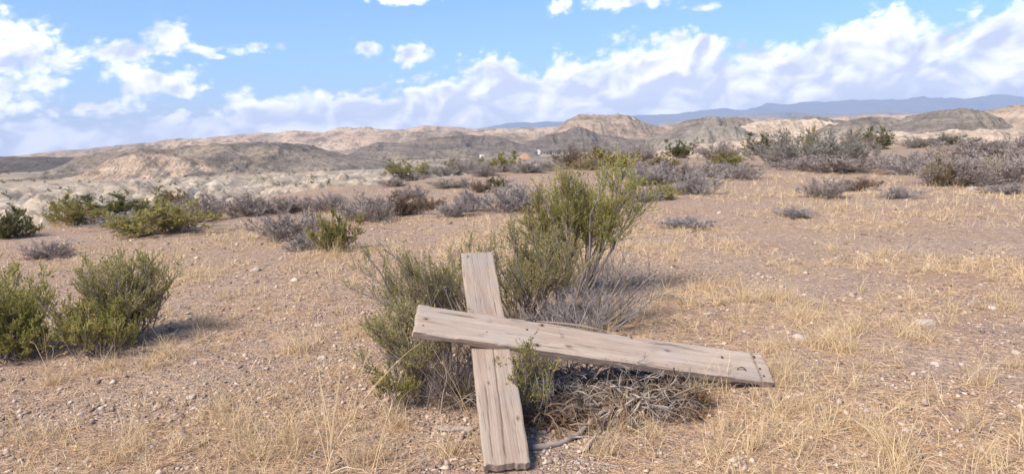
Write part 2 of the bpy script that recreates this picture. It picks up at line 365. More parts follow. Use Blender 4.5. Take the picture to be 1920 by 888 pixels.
def offshoots(poly, n_, t0, t1, a0, a1, rng, up_=.0):
    """n_ side shoots per polyline: start points, directions, parameter"""
    N, K, _ = poly.shape
    t = rng.uniform(t0, t1, (N, n_)); f = t * (K - 1); i = np.clip(f.astype(int), 0, K - 2); fr = (f - i)[..., None]
    r = np.arange(N)[:, None]
    p = poly[r, i] * (1 - fr) + poly[r, i + 1] * fr
    d = nz(poly[r, i + 1] - poly[r, i])
    s = nz(np.cross(d, rng.normal(size=d.shape)))
    ang = rng.uniform(a0, a1, (N, n_, 1))
    dd = nz(d * np.cos(ang) + s * np.sin(ang) + np.array([0, 0, up_]))
    return p.reshape(-1, 3), dd.reshape(-1, 3), t.reshape(-1)

def shrub_meshes(key, seed, h=1., spread=1.0, stems=14, n1=5, n2=6, nleaf=6, leaf=(.03, .008), rad=.012, bend=.5, lean=(0, 0), t1=.25, l1=.45, l2=.22, along=.5, r0=.06, low=.0, twig=.0022, shoot_up=.15):
    """woody stems, side branches, twigs and leaves; returns (branches mesh, foliage mesh)"""
    g = np.random.default_rng(seed)
    st = g.normal(size=(stems, 3)) * r0; st[:, 2] = -.02
    th = np.sqrt(g.uniform(low, 1, stems)) * spread; ph = g.uniform(0, 2 * np.pi, stems)
    d0 = np.stack([np.sin(th) * np.cos(ph) + lean[0], np.sin(th) * np.sin(ph) + lean[1], np.cos(th)], 1)
    L0 = h * g.uniform(.62, 1.05, stems)
    p0 = grow(st, d0, L0, 7, bend * .5, .28, g)
    s1, d1, tt = offshoots(p0, n1, t1, 1, .3, .9, g, shoot_up)
    p1 = grow(s1, d1, h * l1 * g.uniform(.5, 1, len(s1)) * (1.15 - .6 * tt), 5, bend, .3, g)
    s2, d2, t2 = offshoots(p1, n2, .15, 1, .25, .8, g, shoot_up)
    p2 = grow(s2, d2, h * l2 * g.uniform(.4, 1, len(s2)), 3, bend, .35, g)
    for p in (p0, p1, p2): p[..., 2] = np.maximum(p[..., 2], -.02)
    vs_, qs_, at = [], [], []; off = 0
    for p, r_, sd in ((p0, rad, 5), (p1, rad * .42, 3), (p2, twig, 3)):
        N, K, _ = p.shape
        rr = r_ * np.linspace(1, .35, K)[None] * g.uniform(.6, 1.2, (N, 1))
        v, q = tubes(p, rr, sd); vs_.append(v); qs_.append(q + off); off += len(v)
        at.append(np.repeat(g.uniform(0, 1, N), K * sd))
    np.random.seed(seed)
    bm_ = mesh_np(key + '_branches', np.concatenate(vs_), quads=np.concatenate(qs_), attrs={'rnd': np.concatenate(at)}, smooth=True)
    fm = None
    if nleaf:
        s3, d3, t3 = offshoots(p2, nleaf, .1, 1, .1, 1.1 - along, g, .1)
        N = len(s3)
        v, q = leaves(s3, d3, leaf[0] * g.uniform(.55, 1.2, N), leaf[1] * g.uniform(.7, 1.3, N), g)
        clump = np.repeat(g.uniform(0, 1, len(p1)), n2 * nleaf)
        fm = mesh_np(key + '_foliage', v, quads=q, attrs={'rnd': np.repeat(g.uniform(0, 1, N), 4), 'clump': np.repeat(clump, 4)})
    return bm_, fm
def plant_mat(name, c0, c1, c2=None, trans=.25):
    m = bpy.data.materials.new(name); m.use_nodes = True; n = NT(m.node_tree)
    r = n.n('Attribute', attribute_name='rnd').outputs['Fac']; cl = n.n('Attribute', attribute_name='clump').outputs['Fac']
    c = n.mix(r, c0, c1)
    if c2: c = n.mix(n.ss(cl, .55, .95), c, c2)
    a = n.n('BsdfDiffuse', {'Color': c}); out = n.n('OutputMaterial')
    if trans:
        t = n.n('BsdfTranslucent', {'Color': c}); mx = n.n('MixShader', {0: trans, 1: a, 2: t})
        n.t.links.new(mx.outputs[0], out.inputs[0])
    else: n.t.links.new(a.outputs[0], out.inputs[0])
    return m
GREEN = plant_mat('olive_green_leaf', (.30, .265, .078), (.47, .41, .155), (.54, .445, .21), .55)
FRESH = plant_mat('fresh_green_leaf', (.29, .27, .066), (.45, .42, .125), (.54, .45, .165), .55)
LIMEG = plant_mat('bright_green_broom', (.33, .335, .064), (.52, .50, .135), (.58, .48, .16), .6)  # the broom's own bright yellow-green
LIME = plant_mat('yellow_green_leaf', (.27, .245, .066), (.41, .37, .125), (.45, .35, .155), .5)
DARK = plant_mat('dark_green_leaf', (.10, .11, .038), (.20, .195, .075), (.25, .22, .10), .4)
SAGE = plant_mat('grey_green_leaf', (.22, .205, .145), (.35, .315, .235), (.36, .31, .25), .4)
OCHRE = plant_mat('ochre_leaf', (.22, .165, .06), (.34, .25, .10), (.36, .25, .12))
MAUVE = plant_mat('dry_mauve_twig', (.24, .195, .170), (.39, .325, .285), None, 0)
ASH = plant_mat('dry_ash_twig', (.24, .205, .19), (.40, .345, .315), None, 0)
BROWN = plant_mat('dry_brown_twig', (.14, .095, .07), (.25, .18, .13), None, 0)
BLEACH = plant_mat('bleached_twig', (.17, .128, .105), (.42, .345, .29), None, 0)
BARK = plant_mat('grey_bark', (.19, .15, .125), (.33, .27, .23), None, 0)
STRAW = plant_mat('straw', (.56, .395, .215), (.83, .655, .415), None, .3)
RUST = plant_mat('rusty_needles', (.19, .095, .045), (.30, .17, .09), None, .2)

# ------------------------------------------------------------------ the fallen wooden cross
def rotv(a):
    a = np.array(a); t = np.linalg.norm(a); kx = a / t
    K = np.array([[0, -kx[2], kx[1]], [kx[2], 0, -kx[0]], [-kx[1], kx[0], 0]])
    return np.eye(3) + math.sin(t) * K + (1 - math.cos(t)) * K @ K
def wood_material(name, base, pale, grey, seed):
    m, n, b = mat(name, .88, .15)
    oc = n.n('TexCoord').outputs['Object']
    oc = n.n('VectorMath', {0: oc, 1: (seed, seed * 2.3, 0)}, operation='ADD').outputs[0]
    long_ = n.sc(oc, 1.1, 13, 13)
    n1 = n.noise(long_, 1.6, 6, .6, .4)
    fine = n.noise(n.sc(oc, 2.5, 90, 90), 1.6, 4, .6)
    wv = n.n('TexWave', {'Vector': n.sc(oc, .35, 6, 6), 'Scale': 2.2, 'Distortion': 7.0, 'Detail': 3.0, 'Detail Scale': 1.3}, bands_direction='Y').outputs[1]
    c = n.mix(n.ss(n1, .35, .66), base, pale)
    c = n.mix(n.ss(n.noise(oc, 3.2, 4), .45, .68, 0, .65), c, grey)
    c = n.mix(n.m('MULTIPLY', n.ss(wv, .6, .95, 0, .22), n.ss(n.noise(oc, 5, 3), .4, .6)), c, (.24, .165, .115, 1))
    c = n.mix(n.m('MULTIPLY', n.ss(fine, .5, .74, 0, .34), n.ss(n.noise(oc, 4, 4), .38, .62, .25, 1)), c, (.20, .145, .105, 1))
    cr = n.n('Attribute', attribute_name='crack').outputs['Fac']; ru = n.n('Attribute', attribute_name='rust').outputs['Fac']
    c = n.mix(n.m('MULTIPLY', ru, .8), c, (.17, .075, .045, 1))
    c = n.mix(n.m('MULTIPLY', cr, .85), c, (.055, .038, .028, 1))
    ed = n.n('Attribute', attribute_name='endgrain').outputs['Fac']
    c = n.mix(n.m('MULTIPLY', ed, .5), c, (.50, .41, .33, 1))
    c = n.mix(n.ss(n.noise(n.sc(oc, 1, 3.5, 3.5), 4.5, 6, .65), .54, .70, 0, .55), c, (.165, .125, .10, 1))      # dirt and damp stains
    c = n.mix(n.ss(n.noise(n.sc(oc, 1.5, 30, 30), 1.4, 5, .6), .60, .68, 0, .8), c, (.12, .085, .062, 1))            # open checks along the grain
    setc(n, b, c)
    bump(n, b, n.m('ADD', n.m('MULTIPLY', fine, 1.2), n.m('MULTIPLY', n1, 1.3)), .7, .005)
    return m
def plank(name, L, Wd, T, mt, parent, mtx, cracks, knots=(), groove=None, seed=0, nl=220, nw=56, ntk=5):
    """a weathered board in its own frame: x along, y across, z through; cracks and groove are cut into the top"""
    g = np.random.default_rng(seed)
    xs = np.linspace(-L / 2, L / 2, nl); ys = np.linspace(-Wd / 2, Wd / 2, nw)
    def surf(x, y, side):
        u = x / L
        n_ = .0016 * (fbm(x * 3 + seed, y * 60, 3) - .5) + .0026 * (fbm(x * 2.2 + seed, y * 7 + 3, 3) - .5)
        crk = np.zeros_like(x)
        for (xa, xb, ya, yb, w, dep) in cracks:
            t = np.clip((x - xa) / (xb - xa), 0, 1)
            yc = ya + (yb - ya) * t + .004 * (fbm(x * 9 + ya * 50, x * 0 + 3, 3) - .5) * 2
            act = sstep(x, min(xa, xb) - .004, min(xa, xb) + .06) * sstep(-x, -max(xa, xb) - .004, -max(xa, xb) + .06)
            crk = np.maximum(crk, act * np.clip(1 - np.abs(y - yc) / w, 0, 1) * dep)
        rust = np.zeros_like(x)
        for (kx, ky, kr) in knots:
            rr = np.hypot((x - kx) / 1.8, y - ky) / kr
            rust = np.maximum(rust, np.clip(1.25 - rr, 0, 1)); crk = np.maximum(crk, .35 * np.clip(1 - rr, 0, 1))
        if groove is not None:
            gx, gw = groove; wob = .004 * (fbm(y * 30 + 4, y * 0 + 1, 3) - .5) * 2
            q = np.clip(1 - np.abs(x - gx - wob) / gw, 0, 1); rust = np.maximum(rust, q * (.35 + .65 * fbm(x * 60, y * 60, 2)))
            crk = np.maximum(crk, .4 * q * (fbm(x * 80, y * 45, 2) > .5))
        z = T / 2 + n_ - .007 * crk * (side > 0)
        edge = np.clip((Wd / 2 - np.abs(y)) / .007, 0, 1); ee = np.clip((L / 2 - np.abs(x)) / .006, 0, 1)
        z = z - .0035 * (1 - edge) ** 2 - .003 * (1 - ee) ** 2 - .009 * sstep(fbm(x * 6 + seed * 3, np.sign(y) * 4, 4), .55, .72) * (1 - np.clip((Wd / 2 - np.abs(y)) / .012, 0, 1))
        return z * side, crk, rust
    X, Y = np.meshgrid(xs, ys, indexing='ij')
    ywob = .0065 * (fbm(X * 6 + seed * 5, np.sign(Y) * 3, 4) - .5) * 2 * (np.abs(Y) / (Wd / 2)) ** 3
    xwob = .008 * (fbm(Y * 40 + seed, np.sign(X) * 3, 3) - .5) * 2 * (np.abs(X) / (L / 2)) ** 40
    zt, ct, rtm = surf(X, Y, 1); zb_, cb, rb = surf(X, Y, -1)
    warp = .006 * np.sin((X / L + .5) * np.pi * 1.3 + seed)
    vt = np.stack([X + xwob, Y + ywob, zt + warp], -1); vb = np.stack([X + xwob, Y + ywob, zb_ + warp], -1)
    V = [vt.reshape(-1, 3), vb.reshape(-1, 3)]; C = [ct.ravel(), cb.ravel() * 0]; Ru = [rtm.ravel(), rb.ravel() * 0]; E_ = [np.zeros(nl * nw), np.zeros(nl * nw)]
    i = np.arange(nl * nw).reshape(nl, nw); j = i + nl * nw
    qt = np.stack([i[:-1, :-1], i[1:, :-1], i[1:, 1:], i[:-1, 1:]], -1).reshape(-1, 4)
    qb = np.stack([j[:-1, :-1], j[:-1, 1:], j[1:, 1:], j[1:, :-1]], -1).reshape(-1, 4)
    Q = [qt, qb]; off = 2 * nl * nw
    # side strips, with saw ridges
    for sl_ in ('y0', 'y1', 'x0', 'x1'):
        a_, b__ = {'y0': (vt[:, 0], vb[:, 0]), 'y1': (vt[:, -1], vb[:, -1]), 'x0': (vt[0], vb[0]), 'x1': (vt[-1], vb[-1])}[sl_]
        cra = {'y0': ct[:, 0], 'y1': ct[:, -1], 'x0': ct[0], 'x1': ct[-1]}[sl_]
        M = len(a_); f = np.linspace(0, 1, ntk)
        st = a_[:, None] * (1 - f[None, :, None]) + b__[:, None] * f[None, :, None]
        bul = (.002 * (fbm(np.arange(M)[:, None] * .11 + seed + np.zeros((1, ntk)), f[None] * 3 + np.zeros((M, 1)), 2) - .5) * 2) * np.sin(f * np.pi)[None]
        ax = 1 if sl_[0] == 'y' else 0
        st[..., ax] += bul * (1 if sl_[1] == '1' else -1)
        V.append(st.reshape(-1, 3)); C.append(np.repeat(cra, ntk) * .6 * (ax == 0)); Ru.append(np.zeros(M * ntk)); E_.append(np.full(M * ntk, 1. if ax == 0 else 0.))
        k_ = np.arange(M * ntk).reshape(M, ntk) + off; off += M * ntk
        q = np.stack([k_[:-1, :-1], k_[:-1, 1:], k_[1:, 1:], k_[1:, :-1]], -1).reshape(-1, 4)
        if sl_ in ('y1', 'x0'): q = q[:, ::-1]
        Q.append(q)
    me = mesh_np(name, np.concatenate(V), quads=np.concatenate(Q), attrs={'crack': np.concatenate(C), 'rust': np.concatenate(Ru), 'endgrain': np.concatenate(E_)}, smooth=False)
    o = link(name, me, mt, parent); o.matrix_basis = mtx
    return o
def frame(R, c, org):
    return Matrix([[R[i][0], R[i][1], R[i][2], c[i] - org[i]] for i in range(3)] + [[0, 0, 0, 1]])
TH = .045
org = np.array([-.05, 2.86, 0.])
cross = tag(empty('wooden_cross', org), 'weathered grey wooden cross of two nailed planks, fallen and leaning on a bush', 'cross')
wm1 = wood_material('weathered_upright', (.285, .205, .152), (.375, .29, .222), (.29, .25, .215), 1.3)
wm2 = wood_material('weathered_crossbeam', (.35, .258, .195), (.45, .352, .275), (.345, .30, .265), 5.1)
Rm = rotv([0.42761322, 0.03703758, 0.11737921]); cu = np.array([-0.13436281, 3.60270311, 0.39051151])
# plank frame: x = length; the upright's length is the fitted local y
Ru_ = np.stack([Rm[:, 1], -Rm[:, 0], Rm[:, 2]], 1)
upr = plank('upright_plank', 1.661, .2, TH, wm1, cross, frame(Ru_, cu - Rm[:, 2] * TH / 2, org),
            [(-.83, -.02, .004, -.012, .0042, 1.), (-.83, -.33, .062, .05, .003, .8), (-.83, -.42, -.055, -.062, .0025, .7), (.55, .83, .03, .035, .0025, .6), (.4, .83, -.05, -.06, .002, .5)],
            [(-.58, -.076, .010), (-.34, .035, .008), (-.18, -.012, .013), (.1, .02, .007)], None, 1)
Rb = rotv([0.45700668, 0.21668195, 0.04841588]); cb_ = np.array([0.43773266, 3.65492746, 0.31985476]) + Rb[:, 2] * .008
beam = plank('crossbeam_plank', 1.944, .222, TH, wm2, cross, frame(Rb, cb_ - Rb[:, 2] * TH / 2, org),
             [(-.97, -.80, -.015, -.02, .003, .8), (-.30, .10, .092, .100, .0035, 1.), (-.55, .2, -.02, -.03, .0018, .45), (.1, .75, .035, .03, .0018, .45), (.35, .96, -.06, -.055, .0018, .4)],
             [(-.335, -.078, .016), (-.30, .085, .012), (-.16, -.05, .014), (.40, .03, .012), (-.92, .0, .011), (-.93, -.055, .006)], (.905, .011), 2, 260, 60)
# rusty nails left in the wood
nm, n, b = mat('rusty_iron', .8, .3)
setc(n, b, n.mix(n.noise(n.n('NewGeometry').outputs['Position'], 260, 4), (.045, .028, .022), (.16, .075, .045))); b.inputs['Metallic'].default_value = .3
def nail(parent, x, y, r=.006, h=.006, tilt=0):
    ang = np.linspace(0, 2 * np.pi, 9)[:-1]; pr = [(.42 * r, -.012), (.42 * r, h * .5), (r, h * .5), (r * 1.02, h * .8), (r * .8, h)]
    v = np.array([[q * math.cos(a), q * math.sin(a), z] for q, z in pr for a in ang] + [[0, 0, h * 1.05]])
    i = np.arange(40).reshape(5, 8); j = np.roll(i, -1, 1)
    me = mesh_np('nail', v, quads=np.stack([i[:-1], j[:-1], j[1:], i[1:]], -1).reshape(-1, 4), tris=[(32 + a, 32 + (a + 1) % 8, 40) for a in range(8)], smooth=False)
    o = link('nail', me, nm, parent); o.location = (x, y, TH / 2); o.rotation_euler = (tilt, tilt * .5, 0)
for x, y, r in ((-.335, -.078, .007), (-.385, .03, .006), (-.30, .086, .006), (-.60, -.035, .004), (-.92, .0, .007), (-.93, -.052, .004), (.71, .03, .007), (.91, .07, .008), (.915, -.02, .006), (.92, -.075, .006), (.2, .09, .005)):
    nail(beam, x, y, r, .005, random.uniform(-.3, .3))
for x, y, r in ((-.58, -.076, .006), (.78, .06, .004)): nail(upr, x, y, r, .004)
tb = np.linspace(0, 1, 9); arc = np.stack([.80 + .052 * (tb - .5), -.052 + .010 * np.sin(tb * np.pi), TH / 2 + .002 + .012 * np.sin(tb * np.pi)], -1)[None]
v, q = tubes(arc, np.full((1, 9), .0028), 6)
link('bent_nail', mesh_np('bent_nail', v, quads=q, smooth=True), nm, beam)
# the long splinter lifting off the crossbeam's far edge
ts_ = np.linspace(0, 1, 14); sp_ = np.stack([-.33 + .42 * ts_, .108 - .010 * ts_ + .006 * np.sin(ts_ * 3), TH / 2 + .004 + .010 * np.sin(ts_ * np.pi * .9)], -1)[None]
v, q = tubes(sp_, (np.sin(np.clip(ts_ * .93 + .05, 0, 1) * np.pi) * .0065)[None] + .001, 4)
link('splinter', mesh_np('splinter', v, quads=q, attrs={'crack': np.full(len(v), .25), 'rust': np.zeros(len(v)), 'endgrain': np.zeros(len(v))}), wm2, beam)

# ------------------------------------------------------------------ shrubs in front
def shrub(name, bx, by, meshes, fol, wood, label, cat='shrub', group=None, rz=0, scale=(1, 1, 1), sink=.0, depth_from=None, parts=('branches', 'foliage')):
    p, dp = hit(bx, by) if depth_from is None else depth_from
    e = empty(name, (p[0], p[1], p[2] - sink), rz, scale)
    link(parts[0], meshes[0], wood, e)
    if meshes[1] is not None: link(parts[1], meshes[1], fol, e)
    return tag(e, label, cat, group)
M_ = shrub_meshes
# left foreground pair
shrub('green_shrub', 0, 662, M_('left_a', 1, .64, 1.0, 46, 7, 7, 9, (.024, .0075), .007, .7, l1=.36, l2=.17, r0=.08, along=.45, twig=.0013), FRESH, BARK, 'low bushy green shrub beside a larger olive shrub, grass stalks in front')
shrub('green_shrub', 48, 666, M_('left_c', 8, .34, 1.15, 34, 6, 7, 9, (.022, .0075), .006, .7, l1=.36, l2=.19, r0=.07, along=.45, twig=.0013), FRESH, BARK, 'smallest bright green shrub squeezed between two bigger green ones')
shrub('green_shrub', 240, 642, M_('left_b', 2, .66, .72, 58, 7, 7, 9, (.021, .0078), .008, .6, l1=.36, l2=.17, r0=.07, along=.4, twig=.0013), GREEN, BARK, 'large rounded olive-green shrub casting a dark shadow on gravel')
shrub('green_shrub', 182, 664, M_('left_d', 9, .38, .95, 40, 6, 7, 9, (.021, .0075), .006, .7, l1=.36, l2=.19, r0=.07, along=.45, twig=.0013), FRESH, BARK, 'bright green shrub low at the foot of the olive one')
# round the cross
shrub('thorny_shrub', 872, 636, M_('cross_left', 3, .80, .5, 28, 6, 7, 9, (.017, .0078), .009, .35, lean=(-.95, .0), l1=.36, l2=.18, r0=.08, along=.2, twig=.0016, t1=.35), GREEN, BARK, 'olive thorny shrub spreading outwards behind the short arm of the cross', sink=.03)
shrub('thorny_shrub', 868, 622, M_('cross_left2', 13, .70, .72, 26, 6, 7, 8, (.017, .0075), .008, .5, lean=(-.25, .1), l1=.34, l2=.18, r0=.07, along=.2, twig=.0016), GREEN, BARK, 'dense dark thorny shrub right behind the upright plank')
shrub('thorny_shrub', 812, 742, M_('cross_low', 4, .52, .7, 28, 6, 7, 9, (.016, .0075), .008, .4, lean=(-.42, .12), l1=.36, l2=.2, r0=.08, along=.2, twig=.0016, t1=.3), GREEN, BARK, 'scraggly olive shrub under the short arm of the cross')
shrub('dry_twig_shrub', 838, 752, M_('cross_low_dry', 14, .36, 1.1, 34, 6, 7, 0, rad=.006, bend=.2, l1=.5, l2=.35, r0=.09, twig=.0016, t1=.15), None, BLEACH, 'bare bleached twigs tangled beneath the short cross arm', parts=('twigs', 'foliage'))
shrub('green_shrub', 1002, 612, M_('cross_mid', 5, .78, .68, 44, 7, 7, 9, (.020, .0075), .009, .6, l1=.34, l2=.17, r0=.11, along=.4, twig=.0015, t1=.3), GREEN, BARK, 'upright olive-green shrub standing behind the middle of the cross')
shrub('dry_twig_shrub', 1075, 625, M_('cross_mid_dry', 15, .38, 1.0, 34, 7, 7, 0, rad=.008, bend=.3, l1=.4, l2=.24, r0=.12, twig=.0017, t1=.2), None, ASH, 'grey leafless shrub woven in front of the tall broom', parts=('twigs', 'foliage'))
shrub('dry_twig_shrub', 1108, 612, M_('cross_right_dry', 16, .68, .55, 15, 6, 6, 4, (.014, .006), .010, .25, lean=(.62, 0), l1=.36, l2=.2, r0=.08, twig=.0018, t1=.4), SAGE, MAUVE, 'half-dead mauve shrub whose bare branches reach out past the broom', parts=('twigs', 'foliage'))
shrub('broom_bush', 1092, 556, M_('broom', 6, 1.16, .36, 19, 10, 8, 9, (.030, .0085), .012, .3, lean=(.08, .0), l1=.29, l2=.16, r0=.04, along=.35, twig=.0016, t1=.50), LIMEG, BARK, 'tall bright green broom with a rounded crown behind the cross')
shrub('broom_bush', 1060, 548, M_('broom2', 7, 1.02, .36, 20, 9, 8, 9, (.030, .0082), .011, .3, lean=(.0, 0), l1=.30, l2=.17, r0=.04, along=.35, twig=.0016, t1=.40), LIME, BROWN, 'yellowing broom half hidden beside the bright green one')
shrub('green_sprig', 995, 796, M_('sprig_a', 21, .40, .34, 12, 7, 6, 9, (.014, .0065), .004, .6, lean=(-.06, .1), l1=.34, l2=.18, r0=.03, along=.2, twig=.0012), LIME, BARK, 'small green sprig growing up against the lower upright plank', 'sprig')
shrub('green_sprig', 888, 756, M_('sprig_b', 22, .17, .6, 8, 5, 5, 8, (.014, .0065), .003, .6, l1=.34, l2=.22, r0=.02, along=.3, twig=.001), FRESH, BARK, 'tiny green sprig at the outer edge of the upright plank', 'sprig')
shrub('green_sprig', 752, 768, M_('sprig_c', 23, .24, .7, 14, 6, 6, 8, (.013, .0065), .003, .6, l1=.34, l2=.22, r0=.03, along=.3, twig=.001), FRESH, BARK, 'low olive sprig in dry grass below the scraggly shrub', 'sprig')
# dead brushwood under the long arm
def brush(name, bx, by, seed, n0, length, height, wood, label, cat='brushwood', rust=False):
    g = np.random.default_rng(seed); p, _ = hit(bx, by)
    n0 = int(n0 * 1.7); st = np.stack([g.normal(0, .10, n0), g.normal(0, .06, n0), g.uniform(0, .08, n0)], 1)
    ph = g.uniform(0, 2 * np.pi, n0)
    d = np.stack([np.cos(ph), .6 * np.sin(ph), g.uniform(.1, 1.0, n0) * height], 1)
    p0 = grow(st, d, length * g.uniform(.4, 1, n0), 9, -1.5, .45, g)
    s1, d1, _t = offshoots(p0, 5, .15, 1, .4, 1.0, g); p1 = grow(s1, d1, length * .4 * g.uniform(.3, 1, len(s1)), 6, -.6, .5, g)
    s2, d2, _t = offshoots(p1, 4, .2, 1, .4, 1.1, g); p2 = grow(s2, d2, length * .16 * g.uniform(.3, 1, len(s2)), 4, -.2, .5, g)
    V, Q, A_ = [], [], []; off = 0
    for pp, r_, sd in ((p0, .0062, 5), (p1, .0032, 3), (p2, .0017, 3)):
        pp[..., 2] = np.maximum(pp[..., 2], .004)
        N, K, _3 = pp.shape; v, q = tubes(pp, r_ * np.linspace(1, .5, K)[None] * g.uniform(.5, 1.4, (N, 1)), sd)
        V.append(v); Q.append(q + off); off += len(v); A_.append(np.repeat(g.uniform(0, 1, N), K * sd))
    e = empty(name, p)
    link('twigs', mesh_np(name, np.concatenate(V), quads=np.concatenate(Q), attrs={'rnd': np.concatenate(A_)}, smooth=True), wood, e)
    if rust:
        s3, d3, _t = offshoots(p1, 14, .1, 1, .3, 1.2, g); N = len(s3); s3[:, 2] = np.maximum(s3[:, 2] * .7, .004)
        v, q = leaves(s3, d3, .028 * g.uniform(.5, 1.2, N), .0045 * g.uniform(.7, 1.3, N), g)
        link('foliage', mesh_np(name + '_needles', v, quads=q, attrs={'rnd': np.repeat(g.uniform(0, 1, N), 4)}), RUST, e)
    return tag(e, label, cat)
brush('dead_brushwood', 1040, 735, 31, 44, .32, 1.6, ASH, 'ashen dead twigs heaped right beside the upright plank')
brush('dead_brushwood', 1040, 790, 32, 30, .30, .9, BROWN, 'rust-brown withered brush beside the foot of the upright plank', rust=True)
brush('dead_brushwood', 1130, 745, 33, 46, .36, 1.2, BLEACH, 'arching pale dead twigs under the long arm of the cross')
brush('dead_brushwood', 1195, 770, 34, 38, .30, 1.1, BLEACH, 'low flattened heap of bleached twigs under the long cross arm')
brush('dead_brushwood', 1238, 762, 35, 34, .26, 1.1, BROWN, 'dark reddish-brown withered brush near the end of the long arm', rust=True)
brush('dead_brushwood', 1205, 728, 36, 38, .26, 1.4, ASH, 'blue-grey dead twigs touching the underside of the long arm')
def stick(name, px, r, label, seed, wood=BARK, cat='branch', lift=.0):
    P = np.array([hit(a, c)[0] + np.array([0, 0, lf]) for a, c, lf in px]); g = np.random.default_rng(seed)
    t = np.linspace(0, len(P) - 1, 16); Q_ = np.stack([np.interp(t, np.arange(len(P)), P[:, i]) for i in range(3)], -1)
    Q_ += g.normal(0, r * .22, Q_.shape); o = Q_[0].copy()
    rad = r * np.linspace(1, .55, 16) * g.uniform(.85, 1.15, 16); Q_[:, 2] += rad * .6
    v, q = tubes((Q_ - o)[None], rad[None], 8)
    caps = []
    ob = link(name, mesh_np(name, v, quads=q, attrs={'rnd': np.repeat(g.uniform(.3, 1, 16), 8)}, smooth=True), wood)
    ob.location = o
    return tag(ob, label, cat)
stick('fallen_branch', [(1000, 843, 0), (1040, 836, 0), (1085, 820, .01), (1110, 800, .02), (1150, 778, .05)], .017, 'thick bare brown branch lying from the foot of the upright plank', 41)
stick('fallen_branch', [(1058, 778, .03), (1100, 772, .03), (1158, 766, .03)], .015, 'short brown branch in the middle of the dead brushwood', 42)
stick('fallen_branch', [(1070, 826, .015), (1100, 823, .01), (1142, 819, .0)], .007, 'thin pale bleached stick across the thick fallen branch', 43, BLEACH)
stick('fallen_branch', [(1095, 850, .0), (1122, 815, .015), (1150, 782, .05)], .009, 'forked pale stick leaning up into the brushwood', 44, BLEACH)
stick('fallen_branch', [(1085, 862, 0), (1120, 868, 0), (1160, 874, 0)], .005, 'thin dry twig lying alone on bare soil below the brushwood', 45, BLEACH)
stick('fallen_branch', [(1262, 740, .0), (1275, 760, 0), (1282, 780, 0)], .006, 'dark rotten stick at the edge of the brushwood heap', 46, BROWN)
stick('fallen_branch', [(376, 838, 0), (384, 832, 0), (396, 824, 0)], .007, 'short dark splinter of wood lying alone among gravel', 47, plant_mat('dark_wood', (.05, .04, .035), (.08, .06, .05), None, 0))
# bark slab
g_ = np.random.default_rng(5); pb, _ = hit(852, 806)
u_ = np.linspace(-1, 1, 15); w_ = np.linspace(-1, 1, 5); U, V = np.meshgrid(u_, w_, indexing='ij')
Xb = U * .10; Yb = V * .016 * np.sqrt(np.clip(1.02 - U ** 2, 0, 1)) + .006 * np.sin(U * 5); Zt = .016 * (1 - V ** 2) + .006 * fbm(U * 4, V * 4, 3)
vt = np.stack([Xb, Yb, Zt], -1).reshape(-1, 3); vb = vt - np.array([0, 0, .007]); ii = np.arange(75).reshape(15, 5)
q1 = np.stack([ii[:-1, :-1], ii[1:, :-1], ii[1:, 1:], ii[:-1, 1:]], -1).reshape(-1, 4)
ring = np.concatenate([ii[:, 0], ii[-1, 1:], ii[::-1, -1][1:], ii[0, ::-1][1:-1]]); r2 = np.roll(ring, -1)
bk = link('bark_slab', mesh_np('bark_slab', np.concatenate([vt, vb]), quads=np.concatenate([q1, q1[:, ::-1] + 75, np.stack([ring, ring + 75, r2 + 75, r2], -1)]), attrs={'rnd': g_.uniform(0, 1, 150)}), BLEACH)
bk.location = pb + np.array([0, 0, .004]); bk.rotation_euler = (0, 0, -.12)
tag(bk, 'pale curled slab of bark lying beside the upright plank', 'bark')

# ------------------------------------------------------------------ shrubs farther off, built once per kind, then copied
def proto(key, seed, **kw): return [M_(key + str(i), seed + i, **kw) for i in range(3)]
dryk = dict(h=1., spread=1.3, stems=44, n1=7, n2=6, nleaf=4, leaf=(.085, .014), rad=.012, bend=.35, l1=.34, l2=.2, r0=.16, twig=.0055, along=.4, t1=.12)
grnk = dict(h=1., spread=1.3, stems=36, n1=7, n2=6, nleaf=8, leaf=(.065, .028), rad=.012, bend=.35, l1=.34, l2=.18, r0=.16, twig=.004, along=.3, t1=.12)
PROTO = {'dry': proto('dry', 100, **dryk), 'green': proto('green', 200, **grnk)}
WM = {}
for key, seedv in (('dry', 0), ('green', 0)):
    for bm_, fm_ in PROTO[key]:
        v = np.empty(len(bm_.vertices) * 3, np.float32); bm_.vertices.foreach_get('co', v); v = v.reshape(-1, 3)
        WM[bm_.name] = (np.percentile(v[:, 2], 99.5), 2 * np.percentile(np.abs(v[:, 0]), 97))
KIND = {'mauve': ('dry', MAUVE, MAUVE), 'ash': ('dry', ASH, ASH), 'brown': ('dry', BROWN, BROWN), 'sage': ('dry', SAGE, ASH), 'wire': ('dry', OCHRE, BLEACH),
        'olive': ('green', GREEN, BARK), 'dark': ('green', DARK, BARK), 'lime': ('green', LIME, BARK), 'ochre': ('green', OCHRE, BARK), 'fresh': ('green', FRESH, BARK), 'greysage': ('green', SAGE, ASH)}
NAME = {'mauve': 'dry_shrub', 'ash': 'dry_shrub', 'brown': 'dry_shrub', 'sage': 'dry_shrub', 'wire': 'dry_shrub', 'olive': 'green_shrub', 'dark': 'green_shrub', 'lime': 'green_shrub', 'ochre': 'dry_shrub', 'fresh': 'green_shrub', 'greysage': 'green_shrub'}
_cache = {}
def variant(kind, i):
    key = (kind, i)
    if key not in _cache:
        base, fo, wo = KIND[kind]; bm_, fm_ = PROTO[base][i]
        for me_ in (bm_, fm_):
            if not me_.materials: me_.materials.append(wo)
        hh, ww = WM[bm_.name]; _cache[key] = (bm_, fm_, hh, ww)
    return _cache[key]
cnt = [0]
